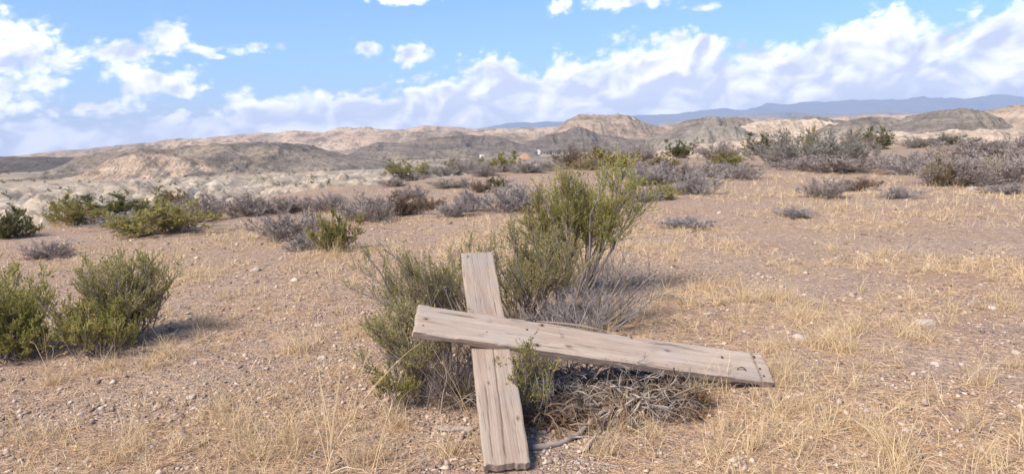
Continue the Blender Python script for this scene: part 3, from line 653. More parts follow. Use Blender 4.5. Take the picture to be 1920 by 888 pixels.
def far_shrub(x, y, w, h, kind, label, group=None):
    p, dp = hit(x, y); i = cnt[0] % 3; cnt[0] += 1
    b2, f2, hh, ww = variant(kind, i)
    wm_, hm_ = 1.1 * w * dp / F, (.92 if KIND[kind][0] == 'dry' else 1.0) * h * dp / F
    e = empty(NAME[kind], (p[0], p[1], p[2] - .02 * hm_), random.uniform(0, 6.28), (wm_ / ww, wm_ / ww, hm_ / hh))
    for nm_, me_, mt_ in (('branches', b2, KIND[kind][2]), ('twigs' if KIND[kind][0] == 'dry' else 'foliage', f2, KIND[kind][1])):
        o_ = link(nm_, me_, None, e); o_.material_slots[0].link = 'OBJECT'; o_.material_slots[0].material = mt_
    return tag(e, label, KIND[kind][0] + ' shrub' if KIND[kind][0] == 'dry' else 'shrub', group)
G1 = 'mauve shrubs on the plateau rim above the pale gully'
G2 = 'dry shrubs on the slope behind the broom'
G3 = 'shrubs along the rim below the village'
G4 = 'dry shrubs in the thicket by the boulder'
L1, L2, L3, L4 = '1', '2', '3', '4'
WORD = {'mauve': 'mauve-grey', 'ash': 'pale grey', 'brown': 'brown', 'sage': 'sage-tinted', 'ochre': 'ochre', 'wire': 'wiry straw-coloured', 'olive': 'olive', 'dark': 'dark green', 'lime': 'yellow-green'}
def shared_label(which, kind, w):
    size = 'wide' if w >= 84 else 'small' if w < 56 else 'middling'
    return {'1': f'{size} mauve-grey dry shrub on the rim above the pale gully', '2': f'{size} {WORD[kind]} dry shrub on the stony slope beyond the broom',
            '3': f'{size} dull {WORD[kind]} shrub in the row along the rim below the village', '4': f'{size} {WORD[kind]} dry shrub in the thicket beyond the bare track'}[which]
far = [
 (148, 420, 105, 54, 'lime', 'yellow-green shrub at the end of the dark green hedge on the rim'),
 (222, 408, 115, 44, 'dark', 'dark green sprawling shrub between the yellow-green and grey-green ones'),
 (300, 436, 150, 66, 'olive', 'wide grey-green shrub on the rim with straw stalks in front'),
 (360, 414, 95, 52, 'mauve', 'mauve twiggy shrub touching the wide grey-green shrub'),
 (325, 384, 62, 30, 'ochre', 'ochre-topped shrub standing behind the rim, over pale badlands'),
 (235, 425, 130, 30, 'ash', 'ashen low twigs at the foot of the dark green hedge'),
 (15, 446, 95, 56, 'dark', 'dark shrub on the rim with a blackened foot'),
 (95, 482, 72, 34, 'mauve', 'small lone mauve tuft on reddish soil behind the green shrubs'),
 (478, 402, 112, 40, 'mauve', L1, G1), (556, 397, 54, 32, 'mauve', L1, G1), (404, 398, 52, 30, 'mauve', L1, G1), (612, 396, 95, 36, 'mauve', L1, G1), (520, 399, 70, 30, 'mauve', L1, G1),
 (548, 446, 110, 58, 'mauve', 'mauve shrub growing against the yellow-green broom seedling'),
 (575, 468, 70, 34, 'ash', 'grey twig tuft at the foot of the yellow-green broom seedling'),
 (628, 470, 86, 76, 'lime', 'yellow-green young broom standing alone on the gravel slope'),
 (690, 414, 96, 56, 'mauve', 'dark-footed mauve shrub uphill of the young yellow-green broom'),
 (742, 404, 92, 46, 'brown', 'brownish dry shrub beside the dark-footed mauve one'),
 (770, 374, 52, 28, 'mauve', L2, G2), (850, 405, 62, 34, 'ash', L2, G2), (882, 396, 56, 42, 'mauve', L2, G2), (800, 392, 60, 24, 'brown', L2, G2), (905, 360, 44, 24, 'brown', L2, G2),
 (735, 350, 50, 18, 'mauve', L2, G2), (845, 352, 70, 18, 'sage', L2, G2), (930, 350, 40, 20, 'dark', 'small dark green cushion on the bare slope behind the broom'),
 (948, 397, 130, 60, 'ash', 'large pale grey leafless shrub on the slope beside the broom'),
 (990, 398, 50, 24, 'greysage', 'grey-green low shrub at the foot of the large pale grey one'),
 (748, 330, 56, 30, 'lime', 'olive-yellow rounded shrub at the near end of the rim row'),
 (797, 332, 48, 28, 'olive', 'small olive shrub next to the olive-yellow one on the rim'),
 (885, 326, 52, 34, 'mauve', 'dark mauve rounded shrub on the rim below the white wall'),
 (942, 322, 60, 36, 'lime', 'olive shrub on the rim below the red earth heap'),
 (985, 324, 66, 25, 'ash', L3, G3), (855, 325, 44, 26, 'ochre', L3, G3), (828, 330, 44, 24, 'ash', L3, G3), (1022, 320, 46, 22, 'mauve', L3, G3), (910, 330, 50, 26, 'ash', L3, G3), (775, 338, 60, 16, 'mauve', L3, G3),
 (1066, 316, 64, 42, 'brown', 'brown dense round shrub below the village road'),
 (1130, 312, 74, 36, 'ochre', 'ochre shrub showing over the green broom crown'),
 (1100, 318, 60, 26, 'wire', L3, G3), (1165, 314, 50, 24, 'ochre', L3, G3),
 (1200, 303, 58, 36, 'mauve', 'dark purple-grey shrub on the rim next to the broom crown'),
 (1273, 297, 46, 34, 'dark', 'dark green round shrub on the rim below the grey marl hill'),
 (1308, 293, 46, 30, 'dark', 'second dark green shrub, smaller, touching the round one'),
 (1346, 299, 74, 36, 'mauve', 'purple shrub on the rim before the cream badland'),
 (1362, 316, 74, 30, 'lime', 'leaning yellow-green shrub before the purple rim shrub'),
 (1240, 318, 74, 28, 'ochre', L2, G2), (1215, 346, 84, 48, 'ash', L2, G2), (1268, 342, 104, 46, 'mauve', L2, G2), (1384, 336, 90, 34, 'ash', L2, G2), (1210, 378, 50, 28, 'ash', L2, G2), (1330, 330, 70, 30, 'ash', L2, G2),
 (1308, 364, 84, 46, 'ash', 'blue-grey twiggy shrub at the near side of the grey thicket'),
 (1247, 374, 56, 32, 'olive', 'small olive-brown shrub below the blue-grey twiggy one'),
 (1430, 291, 66, 40, 'dark', 'dark green shrub at the flank of the huge grey-green bush'),
 (1462, 284, 60, 34, 'dark', 'dark green shrub behind the flank of the huge grey-green bush'),
 (1524, 312, 165, 72, 'sage', 'huge grey-green bush rising above the rim beside the bare track'),
 (1520, 300, 30, 60, 'lime', 'green shoot sticking out of the top of the huge bush'),
 (1468, 308, 80, 46, 'ash', 'ashen twigs at the near flank of the huge bush'),
 (1580, 304, 90, 52, 'sage', 'grey-green bush behind the mauve thicket, touching the huge bush'),
 (1560, 322, 130, 38, 'mauve', L4, G4), (1640, 316, 80, 30, 'mauve', L4, G4), (1500, 316, 70, 24, 'mauve', L4, G4),
 (1642, 280, 62, 40, 'dark', 'dark green dome-shaped shrub with a black foot below the hills'),
 (1606, 284, 56, 40, 'brown', 'brownish shrub beside the dark green dome-shaped one'),
 (1706, 269, 58, 34, 'dark', 'dark green spreading shrub in front of the dome hill'),
 (1726, 277, 60, 22, 'sage', 'dull sage shrub below the spreading dark green one'),
 (1768, 272, 80, 20, 'greysage', 'flat sage-coloured mat of scrub below the dome hill'),
 (1880, 264, 52, 32, 'olive', 'green shrub with rusty top before the tan hill'),
 (1880, 252, 30, 16, 'ochre', 'rusty seed heads topping the green shrub'),
 (1914, 260, 34, 26, 'dark', 'dark green shrub just past the rusty-topped one'),
 (1548, 370, 70, 40, 'mauve', 'mauve-grey hemispherical shrub alone at the edge of the straw field'),
 (1604, 357, 74, 26, 'brown', 'brown low shrub trailing off the hemispherical mauve one'),
 (1690, 372, 70, 24, 'ash', 'ashen low tuft at the far edge of the straw field'),
 (1708, 328, 90, 44, 'ash', 'blue-grey shrub at the near end of the right-hand thicket'),
 (1764, 348, 44, 62, 'wire', 'wiry straw-coloured shrub standing up in the right-hand thicket'),
 (1790, 346, 140, 58, 'mauve', L4, G4), (1846, 330, 120, 54, 'mauve', L4, G4), (1905, 344, 110, 62, 'mauve', L4, G4), (1842, 292, 140, 34, 'mauve', L4, G4), (1905, 290, 100, 38, 'mauve', L4, G4), (1745, 314, 90, 36, 'mauve', L4, G4),
 (1862, 336, 60, 40, 'olive', 'dull green shrub half buried in the mauve right-hand thicket'),
 (1884, 362, 70, 20, 'ash', 'flat ashen twigs beside the pale boulder'),
 (1290, 424, 100, 20, 'ash', 'flat dry grey mat of twigs on the open ground beside the broom'),
 (1495, 405, 80, 18, 'ash', 'flat dry grey mat of twigs on the straw slope'),
]
for f_ in far:
    f_ = list(f_)
    if f_[5] in '1234': f_[5] = shared_label(f_[5], f_[4], f_[2])
    far_shrub(*f_)
# ------------------------------------------------------------------ the village on the valley floor, far off
def plain(name, c0, c1, sc=1.0, rough=.9):
    m, n, b = mat(name, rough, .2); setc(n, b, n.mix(n.noise(n.n('NewGeometry').outputs['Position'], sc, 4), c0, c1)); return m
PLASTER = plain('white_plaster', (.66, .63, .58), (.78, .76, .72), .6); SLATE = plain('dark_roof', (.10, .09, .085), (.16, .14, .13), .8)
TIMBER = plain('grey_timber', (.24, .19, .15), (.36, .30, .24), .8); DOORM = plain('dark_door', (.06, .045, .035), (.09, .07, .05), 1)
REDE = plain('red_earth', (.34, .17, .105), (.42, .24, .155), .15); PALE = plain('pale_track', (.50, .43, .34), (.58, .51, .41), .1)
def boxm(name, x0, x1, y0, y1, z0, z1):
    v = [(x, y, z) for z in (z0, z1) for y in (y0, y1) for x in (x0, x1)]
    return mesh_np(name, v, quads=[(0, 2, 3, 1), (4, 5, 7, 6), (0, 1, 5, 4), (2, 6, 7, 3), (0, 4, 6, 2), (1, 3, 7, 5)])
def house(px, py, w, d, h, roof_h, wall, roof, label, ridge='x', openings=3, rz=0.):
    p, _ = hit(px, py); e = empty('house', p - np.array([0, 0, .6]), rz)
    h = h + .6
    if ridge == 'x':
        gv = [(-w / 2, -d / 2, 0), (w / 2, -d / 2, 0), (w / 2, d / 2, 0), (-w / 2, d / 2, 0), (-w / 2, -d / 2, h), (w / 2, -d / 2, h), (w / 2, d / 2, h), (-w / 2, d / 2, h), (-w / 2, 0, h + roof_h), (w / 2, 0, h + roof_h)]
        link('wall', mesh_np('house_wall', gv, quads=[(0, 1, 5, 4), (2, 3, 7, 6), (1, 2, 6, 5), (3, 0, 4, 7)], tris=[(4, 8, 7), (5, 6, 9)]), wall, e)
        o_ = .5; sl_ = roof_h / (d / 2)
        r0_, r1_ = h + roof_h + .05, h - o_ * sl_ + .05
        rv = [(-w / 2 - o_, -d / 2 - o_, r1_), (w / 2 + o_, -d / 2 - o_, r1_), (w / 2 + o_, 0, r0_), (-w / 2 - o_, 0, r0_), (w / 2 + o_, d / 2 + o_, r1_), (-w / 2 - o_, d / 2 + o_, r1_)]
        rv += [(a, b_, c_ + .25) for a, b_, c_ in rv]
        link('roof', mesh_np('house_roof', rv, quads=[(0, 3, 2, 1), (3, 5, 4, 2), (6, 7, 8, 9), (9, 8, 10, 11), (0, 1, 7, 6), (5, 11, 10, 4), (0, 6, 9, 3), (3, 9, 11, 5), (1, 2, 8, 7), (2, 4, 10, 8)]), roof, e)
    else:
        link('wall', boxm('house_wall', -w / 2, w / 2, -d / 2, d / 2, 0, h), wall, e)
        link('roof', boxm('house_roof', -w / 2 - .3, w / 2 + .3, -d / 2 - .3, d / 2 + .3, h + .01, h + .3), roof, e)
    for i in range(openings):
        x = (i - (openings - 1) / 2) * w / (openings + .3)
        if i == openings // 2: link('door', boxm('house_door', x - .55, x + .55, -d / 2 - .06, -d / 2 - .01, .6, 2.8), DOORM, e)
        else: link('window', boxm('house_window', x - .5, x + .5, -d / 2 - .06, -d / 2 - .01, 1.6, 2.7), DOORM, e)
    return tag(e, label, 'house')
house(1010, 289, 6.5, 7, 4.2, 2.2, PLASTER, SLATE, 'white gabled house with dark roof in the far village', rz=1.45)
house(1026, 290, 11, 6, 3.2, 2.0, TIMBER, SLATE, 'long timber barn with dark roof beside the white village house')
house(1003, 291, 6, 5, 2.8, 1.6, TIMBER, SLATE, 'small dark timber hut beside the tower in the far village')
house(1040, 289, 7, 5, 2.8, 1.5, PLASTER, SLATE, 'low pale hut at the end of the far village', rz=.4)
house(904, 296, 5, 4, 3.0, .8, PLASTER, PLASTER, 'small white flat-roofed hut beside the far white wall', ridge='flat', openings=1)
house(884, 296, 4, 4, 2.4, .8, PLASTER, PLASTER, 'tiny white shed on the pale field beyond the rim', ridge='flat', openings=1)
pw, _ = hit(905, 293); ww_ = empty('boundary_wall', pw - np.array([0, 0, .5]))
link('wall', boxm('wall', -8, 9, -.25, .25, 0, 2.3), PLASTER, ww_); link('coping', boxm('coping', -8.1, 9.1, -.35, .35, 2.302, 2.5), PLASTER, ww_)
tag(ww_, 'long low white wall on the pale field beyond the rim', 'wall')
pt, _ = hit(999, 288); tw = empty('wooden_tower', pt - np.array([0, 0, .3]))
for sx in (-1, 1):
    for sy in (-1, 1):
        v, q = tubes(np.array([[[sx * 1.5, sy * 1.5, 0], [sx * .9, sy * .9, 10.]]]), np.full((1, 2), .16), 5); link('leg', mesh_np('tower_leg', v, quads=q), BLEACH, tw)
link('platform', boxm('tower_platform', -1.4, 1.4, -1.4, 1.4, 9.6, 9.9), TIMBER, tw)
tk = [(1.1 * math.cos(a), 1.1 * math.sin(a), z) for z in (9.92, 12.2) for a in np.linspace(0, 2 * np.pi, 13)[:-1]] + [(0, 0, 13.1)]
link('tank', mesh_np('tower_tank', tk, quads=[(i, (i + 1) % 12, 12 + (i + 1) % 12, 12 + i) for i in range(12)], tris=[(12 + i, 12 + (i + 1) % 12, 24) for i in range(12)]), BLEACH, tw)
for z in (3.2, 6.4):
    w_ = 1.5 - .06 * z; v, q = tubes(np.array([[[-w_, -w_, z], [w_, -w_, z + 2.6]], [[w_, -w_, z], [-w_, -w_, z + 2.6]]]), np.full((2, 2), .09), 4); link('brace', mesh_np('tower_brace', v, quads=q), BLEACH, tw)
tag(tw, 'slender pale wooden water tower beside the far village houses', 'tower')
# reddish earth heap and pale field
U, V = np.meshgrid(np.linspace(-1, 1, 40), np.linspace(-1, 1, 24), indexing='ij'); pm, _ = hit(985, 298)
rr = np.hypot(U, V); zz = 7.0 * np.clip(1 - rr, 0, 1) ** .9 * (.75 + .5 * fbm(U * 3, V * 3, 3)) - .8
ii = np.arange(960).reshape(40, 24); q1 = np.stack([ii[:-1, :-1], ii[1:, :-1], ii[1:, 1:], ii[:-1, 1:]], -1).reshape(-1, 4)
hp = tag(link('earth_mound', mesh_np('earth_mound', np.stack([U * 9.5, V * 9, zz], -1).reshape(-1, 3), quads=q1, smooth=True), REDE), 'reddish heap of bare earth before the far village', 'mound'); hp.location = pm
def far_tree(px, py, h, w, label, fol, trunk=.32):
    p, _ = hit(px, py); e = empty('tree', p, random.uniform(0, 6))
    g = np.random.default_rng(px); v, q = tubes(grow(np.zeros((1, 3)), np.array([[.05, 0, 1.]]), np.array([h * .75]), 6, 0, .1, g), np.linspace(.03, .012, 6)[None] * h, 6)
    link('trunk', mesh_np('trunk', v, quads=q, attrs={'rnd': np.full(len(v), .3)}), BARK, e)
    n_ = 900; d = nz(g.normal(size=(n_, 3))); r = g.uniform(.3, 1, n_) ** .5
    lob = 1 + .35 * np.sin(d[:, 0] * 5 + 1) * np.cos(d[:, 2] * 4)
    c = d * (r * lob)[:, None] * np.array([w / 2, w / 2, h * (1 - trunk) / 2]) + np.array([0, 0, h * (1 + trunk) / 2])
    v, q = leaves(c, g.normal(size=(n_, 3)), np.full(n_, h * .09), np.full(n_, h * .05), g)
    link('crown', mesh_np('crown', v, quads=q, attrs={'rnd': np.repeat(g.uniform(0, 1, n_), 4), 'clump': np.repeat(g.uniform(0, 1, n_), 4)}), fol, e)
    return tag(e, label, 'tree')
far_tree(1092, 285, 12, 7, 'lone dark round-crowned tree on the valley floor right of the village track', DARK, .45)
far_tree(986, 284, 6, 6, 'dark bushy tree just above the red earth heap', DARK, .2)
far_tree(1048, 288, 5, 7, 'low dark tree at the end of the far village', DARK, .2)
far_tree(1120, 286, 4, 8, 'low spreading tree on the valley floor below the mesa', DARK, .15)
far_tree(930, 290, 4, 7, 'low dark tree between the far white wall and red heap', DARK, .15)

# dark scrub dotted over the badlands and the valley floor: far too many to count
g = np.random.default_rng(91); n_ = 6000
th_ = np.radians(g.uniform(-42, 42, n_)); r_ = 30 * (900 / 30) ** g.uniform(0, 1, n_); x_, y_ = r_ * np.sin(th_), r_ * np.cos(th_)
zb_, zv_ = zone(x_, y_); kp = (zb_ > .6) & (fbm(x_ / 30, y_ / 30, 3) > .47); x_, y_, r_ = x_[kp], y_[kp], r_[kp]; m_ = 16
sz = np.repeat(g.uniform(.35, 1.0, len(x_)) * (1 + r_ / 500), m_)
P = np.stack([np.repeat(x_, m_), np.repeat(y_, m_), np.repeat(terrain(x_, y_), m_)], 1) + nz(g.normal(size=(len(sz), 3))) * (sz * g.uniform(.2, 1, len(sz)))[:, None] * np.array([.8, .8, .45]) + np.array([0, 0, .25]) * sz[:, None]
v, q = leaves(P, g.normal(size=P.shape), sz * .55, sz * .38, g)
tag(link('valley_scrub', mesh_np('valley_scrub', v, quads=q, attrs={'rnd': np.repeat(g.uniform(0, 1, len(sz)), 4), 'clump': np.repeat(g.uniform(0, 1, len(sz)), 4)}), DARK), 'dark low scrub dotted over the pale badlands and valley', 'scrub', kind='stuff')

# ------------------------------------------------------------------ dry grass
patches = [(235, 840, 70, 1.), (440, 800, 80, 1.), (620, 800, 60, .8), (180, 700, 80, .6), (400, 610, 110, .8), (520, 560, 120, .7), (300, 660, 60, .6), (560, 660, 60, .5), (700, 850, 60, .6),
           (1560, 640, 55, 1.), (1340, 540, 70, .9), (1260, 580, 70, .8), (1480, 500, 30, .9), (1600, 600, 40, .8), (1500, 590, 60, .8), (1750, 500, 70, .7), (1900, 570, 40, .9), (1400, 640, 70, .7), (1600, 760, 80, .8), (1460, 720, 40, .9), (1330, 760, 50, .7),
           (1700, 840, 70, .7), (1850, 740, 40, .5), (1720, 620, 60, .6), (1360, 460, 50, .8), (1240, 480, 40, .7), (350, 520, 60, .8), (660, 520, 40, .7), (750, 440, 40, .6), (900, 850, 40, .5), (1200, 840, 60, .6), (660, 700, 50, .8), (80, 740, 50, .7), (30, 840, 60, .8)]
PW = [(hit(a, c)[0], r * hit(a, c)[1] / F * 1.5, s) for a, c, r, s in patches]
def cover(x, y):
    n_ = sstep(fbm(x * .55 + 40, y * .75, 4), .46, .62) * .75 + .08
    for p, r, s in PW: n_ = np.maximum(n_, s * np.exp(-(((x - p[0]) / r) ** 2 + ((y - p[1]) / (r * 2.2)) ** 2)))
    field_ = sstep(x, 2.0, 6) * sstep(y, 9, 12) * sstep(-y, -24, -17) * (.45 + .55 * sstep(fbm(x * .3, y * .5 + 9, 3), .4, .6))
    return np.clip(np.maximum(n_, field_), 0, 1)
def scatter(n_, r0, r1, rng, power=1.0, amax=43, fn=cover):
    th = np.radians(rng.uniform(-amax, amax, n_)); u = rng.uniform(0, 1, n_)
    r = (r0 ** (1 - power) + u * (r1 ** (1 - power) - r0 ** (1 - power))) ** (1 / (1 - power)) if power != 1 else r0 * (r1 / r0) ** u
    x, y = r * np.sin(th), r * np.cos(th); keep = rng.uniform(0, 1, n_) < fn(x, y)
    return x[keep], y[keep], r[keep]
def clear_of_cross(x, y): return ~((np.abs(x + .04 + (y - 2.86) * .12) < .13) & (y > 2.8) & (y < 3.6))
def blades(x, y, ln, lean, wd, K, rng, curl=-.6, jit=.35):
    N = len(x); z = terrain(x, y); ph = rng.uniform(0, 2 * np.pi, N)
    d = np.stack([np.cos(ph) * np.sin(lean), np.sin(ph) * np.sin(lean), np.cos(lean)], 1)
    p = grow(np.stack([x, y, z - .004], 1), d, ln, K, curl, jit, rng)
    p[..., 2] = np.maximum(p[..., 2], z[:, None] + .002)
    side = nz(np.cross(d, rng.normal(size=d.shape)))
    v, q = ribbons(p, wd, side)
    return v, q, np.repeat(rng.uniform(0, 1, N), K * 2)
def stuff(name, parts, material, label):
    V, Q, A_ = [], [], []; off = 0
    for v, q, a in parts: V.append(v); Q.append(q + off); A_.append(a); off += len(v)
    o = link(name, mesh_np(name, np.concatenate(V), quads=np.concatenate(Q), attrs={'rnd': np.concatenate(A_)}), material)
    return tag(o, label, 'grass', kind='stuff')
g = np.random.default_rng(5)
LITTER = plant_mat('straw_litter', (.45, .285, .16), (.71, .51, .32), None, .15)
x, y, r = scatter(215000, 2.1, 14, g, 1.1); ok = clear_of_cross(x, y); x, y, r = x[ok], y[ok], r[ok]; N = len(x)
lit_ = blades(x, y, g.uniform(.03, .11, N), g.uniform(1.0, 1.55, N), g.uniform(.0011, .0021, N) * (1 + r / 5), 3, g, -1.0, .5)
x, y, r = scatter(16000, 2.1, 11, g, 1.0, fn=lambda x, y: np.full(len(x), .5)); ok = clear_of_cross(x, y); x, y, r = x[ok], y[ok], r[ok]; N = len(x)
lit2 = blades(x, y, g.uniform(.02, .08, N), g.uniform(1.3, 1.57, N), g.uniform(.0010, .0017, N) * (1 + r / 9), 3, g, -.3, .4)
stuff('straw_litter', [lit_, lit2], LITTER, 'matted dry straw lying over the stony soil')
# standing tufts: seeds of tufts, then blades round each
def tufts(n_, r0, r1, nb, hmin, hmax, wd, K, power, fn=cover, spread=.035):
    x, y, r = scatter(n_, r0, r1, g, power, fn=fn); ok = clear_of_cross(x, y); x, y, r = x[ok], y[ok], r[ok]
    hh = g.uniform(hmin, hmax, len(x)); x = np.repeat(x, nb); y = np.repeat(y, nb); r = np.repeat(r, nb); hh = np.repeat(hh, nb); N = len(x)
    x = x + g.normal(0, spread, N); y = y + g.normal(0, spread, N)
    return blades(x, y, hh * g.uniform(.4, 1.1, N), np.abs(g.normal(0, .55, N)), wd * g.uniform(.7, 1.3, N) * (1 + r / 10), K, g, -.9, .3)
cov2 = lambda x, y: cover(x, y) ** 1.6
stuff('dry_grass', [tufts(3000, 2.1, 11, 24, .06, .22, .0022, 4, 1.05, cov2, .028), tufts(5200, 8, 28, 13, .06, .20, .0034, 3, 1.0, cov2, .06), tufts(1600, 16, 60, 8, .10, .26, .004, 3, 1.0, cov2, .15)],
      STRAW, 'thin dry straw-coloured grass growing across the plateau')
# single clumps that stand out
def tuft_mesh(key, seed, n_, h, wd, lean=.5, spread=.03):
    g = np.random.default_rng(seed)
    st = np.stack([g.normal(0, spread, n_), g.normal(0, spread, n_), np.full(n_, -.005)], 1)
    l_ = np.abs(g.normal(0, lean, n_)); ph = g.uniform(0, 6.28, n_)
    d = np.stack([np.cos(ph) * np.sin(l_), np.sin(ph) * np.sin(l_), np.cos(l_)], 1)
    p = grow(st, d, h * g.uniform(.35, 1, n_), 6, -1.3, .3, g); p[..., 2] = np.maximum(p[..., 2], -.006)
    v, q = ribbons(p, wd * g.uniform(.7, 1.3, n_), nz(np.cross(d, g.normal(size=d.shape))))
    me = mesh_np(key, v, quads=q, attrs={'rnd': np.repeat(g.uniform(0, 1, n_), 12)}); me.materials.append(STRAW)
    return me
TM = [tuft_mesh('grass_tuft', 60 + i, 90 + 20 * i, .27, .0028, .42 + .06 * i, .04) for i in range(4)]
LMK = [((1452, 715), 'the end of the long cross arm'), ((1180, 770), 'the dead brushwood'), ((955, 870), 'the foot of the upright plank'), ((800, 740), 'the scraggly shrub'), ((232, 645), 'the large olive shrub'), ((40, 665), 'the low bushy shrub'),
       ((617, 885), 'the bundle of tall orange straws'), ((478, 507), 'the whitish angular stone'), ((605, 672), 'the flat pale stone uphill of the scraggly shrub'), ((628, 470), 'the young yellow-green broom'), ((360, 745), 'the flat stone below the olive shrub'), ((386, 832), 'the dark wood splinter'),
       ((1496, 634), 'the pale stone in the straw'), ((1752, 682), 'the whitish sharp stone'), ((1905, 662), 'the white rounded stone'), ((1735, 606), 'the flat sunken slab'), ((1860, 578), 'the white stone on the straw slope'), ((1330, 590), 'the chalky stone behind the long arm'),
       ((1650, 800), 'the arching straws'), ((1815, 810), 'the thin straws on grey gravel'), ((1120, 600), 'the half-dead mauve shrub'), ((1290, 424), 'the flat grey mat beside the broom'), ((1548, 370), 'the hemispherical mauve shrub'), ((1824, 356), 'the pale boulder'), ((1495, 405), 'the flat grey mat on the straw slope'), ((95, 482), 'the lone mauve tuft')]
LMP = None
def landmark(a, c):
    global LMP
    if LMP is None: LMP = [(hit(*q)[0], t) for q, t in LMK]
    p = hit(a, c)[0]; return min(LMP, key=lambda q: np.linalg.norm(q[0] - p))[1]
TT = [(235, 858), (255, 838), (430, 800), (455, 815), (415, 770), (480, 860), (540, 830), (200, 690), (310, 668), (275, 690), (100, 720), (560, 660), (385, 610), (420, 560), (505, 585), (625, 480), (660, 540), (360, 520),
      (1560, 640), (1580, 660), (1535, 650), (1600, 620), (1470, 560), (1500, 600), (1440, 560), (1330, 545), (1370, 535), (1395, 565), (1290, 570), (1485, 510), (1240, 560), (1455, 650), (1430, 660), (1462, 710), (1480, 690), (1350, 730), (1310, 745), (1510, 770), (1620, 800), (1660, 830), (1690, 860), (1840, 720), (1905, 690), (1740, 640), (1700, 630), (1890, 580), (1870, 560), (1760, 510), (1800, 505), (1850, 500), (1650, 480), (1560, 470), (1840, 860), (700, 860), (745, 800), (840, 850), (1230, 820), (1130, 850), (1180, 800)]
NEARC = {(235, 858), (255, 838), (430, 800), (455, 815), (415, 770), (480, 860), (540, 830), (100, 720), (700, 860), (745, 800), (840, 850)}
for i, (a, c) in enumerate(TT):
    p, dp = hit(a, c); o = bpy.data.objects.new('grass_tuft', TM[i % 4]); COL.objects.link(o); o.location = p; s_ = random.uniform(.65, 1.2)
    o.rotation_euler = (0, 0, random.uniform(0, 6)); o.scale = (s_, s_, s_)
    lm = landmark(a, c); tag(o, 'dry straw tuft on stony ground near ' + lm, 'grass tuft', 'straw tufts near ' + lm)
def stalks(name, base, tips, label, seed, wd=.0026):
    """long bent straws: from the base pixel to tip pixels, with the tip's height above ground"""
    g = np.random.default_rng(seed); p0, dp = hit(*base); P = []
    for (tx, ty, dd_) in tips:
        t = at_depth(tx, ty, p0[1] + dd_)
        s_ = np.linspace(0, 1, 7)[:, None]; b0 = g.normal(0, .012, 3) * np.array([1, 1, 0])
        P.append(b0 * (1 - s_) + s_ * (t - p0) + np.array([0, 0, .03]) * np.sin(s_ * np.pi) + g.normal(0, .003, (7, 3)) * s_)
    e = empty(name, p0)
    for P1 in P:
        v, q = tubes(P1[None], wd * .5 * np.linspace(1, .5, 7)[None] * g.uniform(.8, 1.2), 4)
        so_ = link('stalk', mesh_np('stalk', v, quads=q, attrs={'rnd': np.full(28, g.uniform(.3, 1))}), STRAW, e)
        h_ = P1[-1] + g.normal(0, .004, (9, 3)); d = P1[-1] - P1[-2] + g.normal(0, .02, (9, 3))
        v, q = leaves(h_, d, g.uniform(.008, .02, 9), g.uniform(.002, .004, 9), g)
        link('seed_head', mesh_np('seed_head', v, quads=q, attrs={'rnd': np.repeat(g.uniform(.3, 1, 9), 4)}), STRAW, so_)['kind'] = 'stuff'
    return tag(e, label, 'grass')
stalks('straw_stalks', (617, 885), [(575, 735, .05), (600, 710, .1), (640, 690, .1), (648, 640, .2), (630, 760, 0), (598, 690, .2), (655, 790, 0), (690, 886, -.05)], 'bundle of tall orange straws standing apart on bare litter', 71, .006)
stalks('straw_stalks', (655, 790), [(790, 640, .0), (745, 678, .1), (720, 660, .1), (700, 650, .1), (690, 655, .2)], 'long straws leaning towards the tip of the short cross arm', 72, .0045)
stalks('straw_stalks', (702, 888), [(745, 740, .05), (752, 700, .1), (725, 815, 0)], 'single bent straw with a seed head before the scraggly shrub', 73, .006)
stalks('straw_stalks', (880, 780), [(795, 630, .0), (830, 680, 0), (850, 700, .05), (815, 690, .05), (840, 740, 0)], 'thin orange straws under the short arm of the cross', 74, .003)
stalks('straw_stalks', (330, 690), [(275, 600, .0), (285, 655, .05), (300, 630, .1), (350, 650, 0), (262, 660, .1)], 'bent pale straws before the large olive-green shrub', 75, .003)
stalks('straw_stalks', (90, 700), [(80, 610, .0), (60, 640, .1), (100, 650, .05), (120, 660, 0)], 'bent pale straws before the low bushy green shrub', 76, .003)
stalks('straw_stalks', (215, 500), [(205, 440, .0), (222, 448, .05), (240, 470, .1), (190, 455, 0)], 'pale straws rising behind the large olive-green shrub', 77, .004)
stalks('straw_stalks', (1650, 800), [(1605, 735, 0), (1700, 760, .05), (1640, 750, .1), (1690, 830, -.05), (1580, 790, 0)], 'loose arching straws on bare soil beyond the long arm', 78, .003)
stalks('straw_stalks', (1815, 810), [(1770, 745, .0), (1825, 760, .05), (1800, 770, .1), (1860, 790, 0)], 'few thin straws on grey gravel', 79, .003)
stalks('straw_stalks', (1230, 850), [(1205, 775, .0), (1250, 820, .05), (1180, 800, .1), (1270, 800, .1)], 'sharply bent pale straw below the dead brushwood', 80, .003)

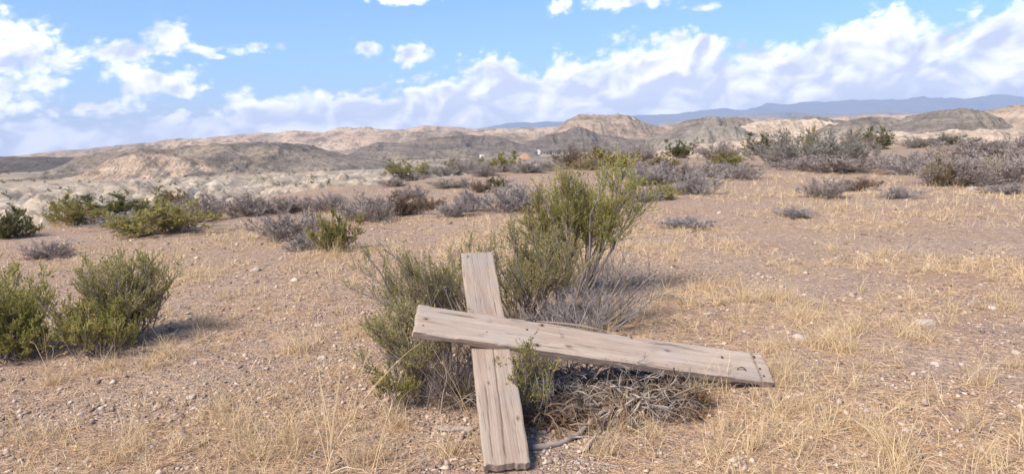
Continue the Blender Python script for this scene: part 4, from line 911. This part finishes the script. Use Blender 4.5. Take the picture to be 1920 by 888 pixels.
# ------------------------------------------------------------------ stones and gravel
stm, n, b = mat('field_stone', .85, .2)
rr_ = n.n('Attribute', attribute_name='rnd').outputs['Fac']
oi = n.n('ObjectInfo').outputs['Random']
ps = n.n('NewGeometry').outputs['Position']
c = n.mix(n.ss(rr_, .0, 1.), (.225, .155, .115), (.60, .465, .36))
c = n.mix(n.ss(n.noise(ps, 60, 4), .45, .7, 0, .5), c, (.30, .20, .15))
setc(n, b, c); bump(n, b, n.noise(ps, 140, 4), .4, .004)
pst, n, b = mat('pale_stone', .85, .2)
oi = n.n('ObjectInfo').outputs['Random']; ps = n.n('NewGeometry').outputs['Position']
c = n.mix(oi, (.36, .285, .23), (.54, .46, .39)); c = n.mix(n.ss(n.noise(ps, 45, 4), .42, .7, 0, .55), c, (.34, .25, .19))
setc(n, b, c); bump(n, b, n.noise(ps, 90, 5), .5, .006)
octv = np.array([(1, 0, 0), (0, 1, 0), (-1, 0, 0), (0, -1, 0), (0, 0, 1), (0, 0, -1)], float)
octf = np.array([(0, 1, 4), (1, 2, 4), (2, 3, 4), (3, 0, 4), (1, 0, 5), (2, 1, 5), (3, 2, 5), (0, 3, 5)])
gv = lambda x, y: .25 + .75 * (1 - .75 * cover(x, y)) * sstep(fbm(x * 1.3 + 3, y * 1.6, 3), .38, .6)
def pebbles(n_, r0, r1, s0, s1, power):
    x, y, r = scatter(n_, r0, r1, g, power, fn=gv); ok = clear_of_cross(x, y); x, y = x[ok], y[ok]; N = len(x)
    s_ = s0 + (s1 - s0) * g.uniform(0, 1, N) ** 2.6
    V = octv[None] * g.uniform(.55, 1.15, (N, 6, 1)) + g.normal(0, .22, (N, 6, 3))
    V = V * np.stack([np.ones(N), g.uniform(.6, 1, N), g.uniform(.35, .75, N)], 1)[:, None] * s_[:, None, None]
    a = g.uniform(0, 6.28, N); ca, sa = np.cos(a)[:, None], np.sin(a)[:, None]
    X, Y = V[..., 0] * ca - V[..., 1] * sa, V[..., 0] * sa + V[..., 1] * ca
    P = np.stack([X + x[:, None], Y + y[:, None], V[..., 2] + (terrain(x, y) + s_ * .12)[:, None]], -1)
    return P.reshape(-1, 3), (octf[None] + 6 * np.arange(N)[:, None, None]).reshape(-1, 3), np.repeat(g.uniform(0, 1, N) ** 1.6, 6)
V, T, A_ = [], [], []; off = 0
for v, t, a in (pebbles(56000, 2.1, 7.5, .004, .015, 1.2), pebbles(34000, 2.5, 16, .008, .028, 1.1), pebbles(4500, 6, 40, .02, .06, 1.0)):
    V.append(v); T.append(t + off); A_.append(a); off += len(v)
tag(link('gravel', mesh_np('gravel', np.concatenate(V), tris=np.concatenate(T), attrs={'rnd': np.concatenate(A_)}), stm), 'loose brown and grey gravel strewn over the soil', 'gravel', kind='stuff')
import bmesh
SM = []
for i in range(6):
    bm = bmesh.new(); bmesh.ops.create_icosphere(bm, subdivisions=2, radius=1); q = np.random.default_rng(300 + i)
    pl = nz(q.normal(size=(7, 3))); cut = q.uniform(.55, .9, 7); fl = q.uniform(.4, .7)
    for v in bm.verts:
        c_ = np.array(v.co)
        for n_, d_ in zip(pl, cut):
            e_ = c_ @ n_ - d_
            if e_ > 0: c_ = c_ - n_ * e_ * .9
        c_ = c_ + q.normal(0, .03, 3); v.co = Vector((c_[0], c_[1] * .8, c_[2] * fl))
    me = bpy.data.meshes.new('stone'); bm.to_mesh(me); bm.free(); me.materials.append(pst); SM.append(me)
named = [(478, 507, 26, 'whitish angular stone standing out on the gravel slope uphill of the cross'), (605, 672, 22, 'pale flat stone on gravel uphill of the scraggly shrub'), (1496, 634, 26, 'pale stone in the straw beyond the end of the long arm'),
         (1752, 682, 18, 'whitish sharp stone on bare grey gravel'), (1905, 662, 20, 'white rounded stone on the bare track'), (1349, 400, 12, 'small white stone out on the open straw slope'),
         (1824, 356, 30, 'large pale boulder at the foot of the right-hand thicket'), (1735, 606, 40, 'flat pale slab half sunk in the soil among straw'), (598, 612, 20, 'pale flat stone among straw on the gravel slope'), (1860, 578, 20, 'white stone beside the straw tuft'), (1330, 590, 26, 'pale chalky stone in the straw behind the long arm'), (360, 745, 26, 'pale flat stone on gravel below the large olive shrub')]
def stone(x, y, wpx, label, group=None, m=None):
    p, dp = hit(x, y); s_ = wpx * dp / F * .5; o = bpy.data.objects.new('stone', SM[random.randrange(6)]); COL.objects.link(o)
    o.location = p + np.array([0, 0, s_ * .05]); o.scale = (s_,) * 3; o.rotation_euler = (random.uniform(-.25, .25), random.uniform(-.25, .25), random.uniform(0, 6.28))
    tag(o, label, 'stone', group)
for s_ in named: stone(*s_)
for i in range(150):
    a = random.uniform(0, 1920); c = 888 - 480 * random.random() ** .8
    if 640 < a < 1480 and c > 430 and not (c < 520 and a > 1240): continue
    w_ = random.uniform(6, 17) * (.5 + .5 * (c - 300) / 588)
    lm = landmark(a, c); stone(a, c, w_, 'small pale stone lying loose near ' + lm, 'small stones near ' + lm)

# ------------------------------------------------------------------ air
hzm = bpy.data.materials.new('haze_air'); hzm.use_nodes = True; n = NT(hzm.node_tree)
pvn = n.n('VolumePrincipled', {'Color': (.68, .79, 1.0, 1), 'Density': HAZE, 'Anisotropy': 0.0})
n.t.links.new(pvn.outputs[0], n.n('OutputMaterial').inputs['Volume'])
hz = link('haze', boxm('haze', -22000, 22000, -22000, 22000, -60, 950), hzm); hz['kind'] = 'stuff'; hz['label'] = 'pale blue haze over the far mountains'
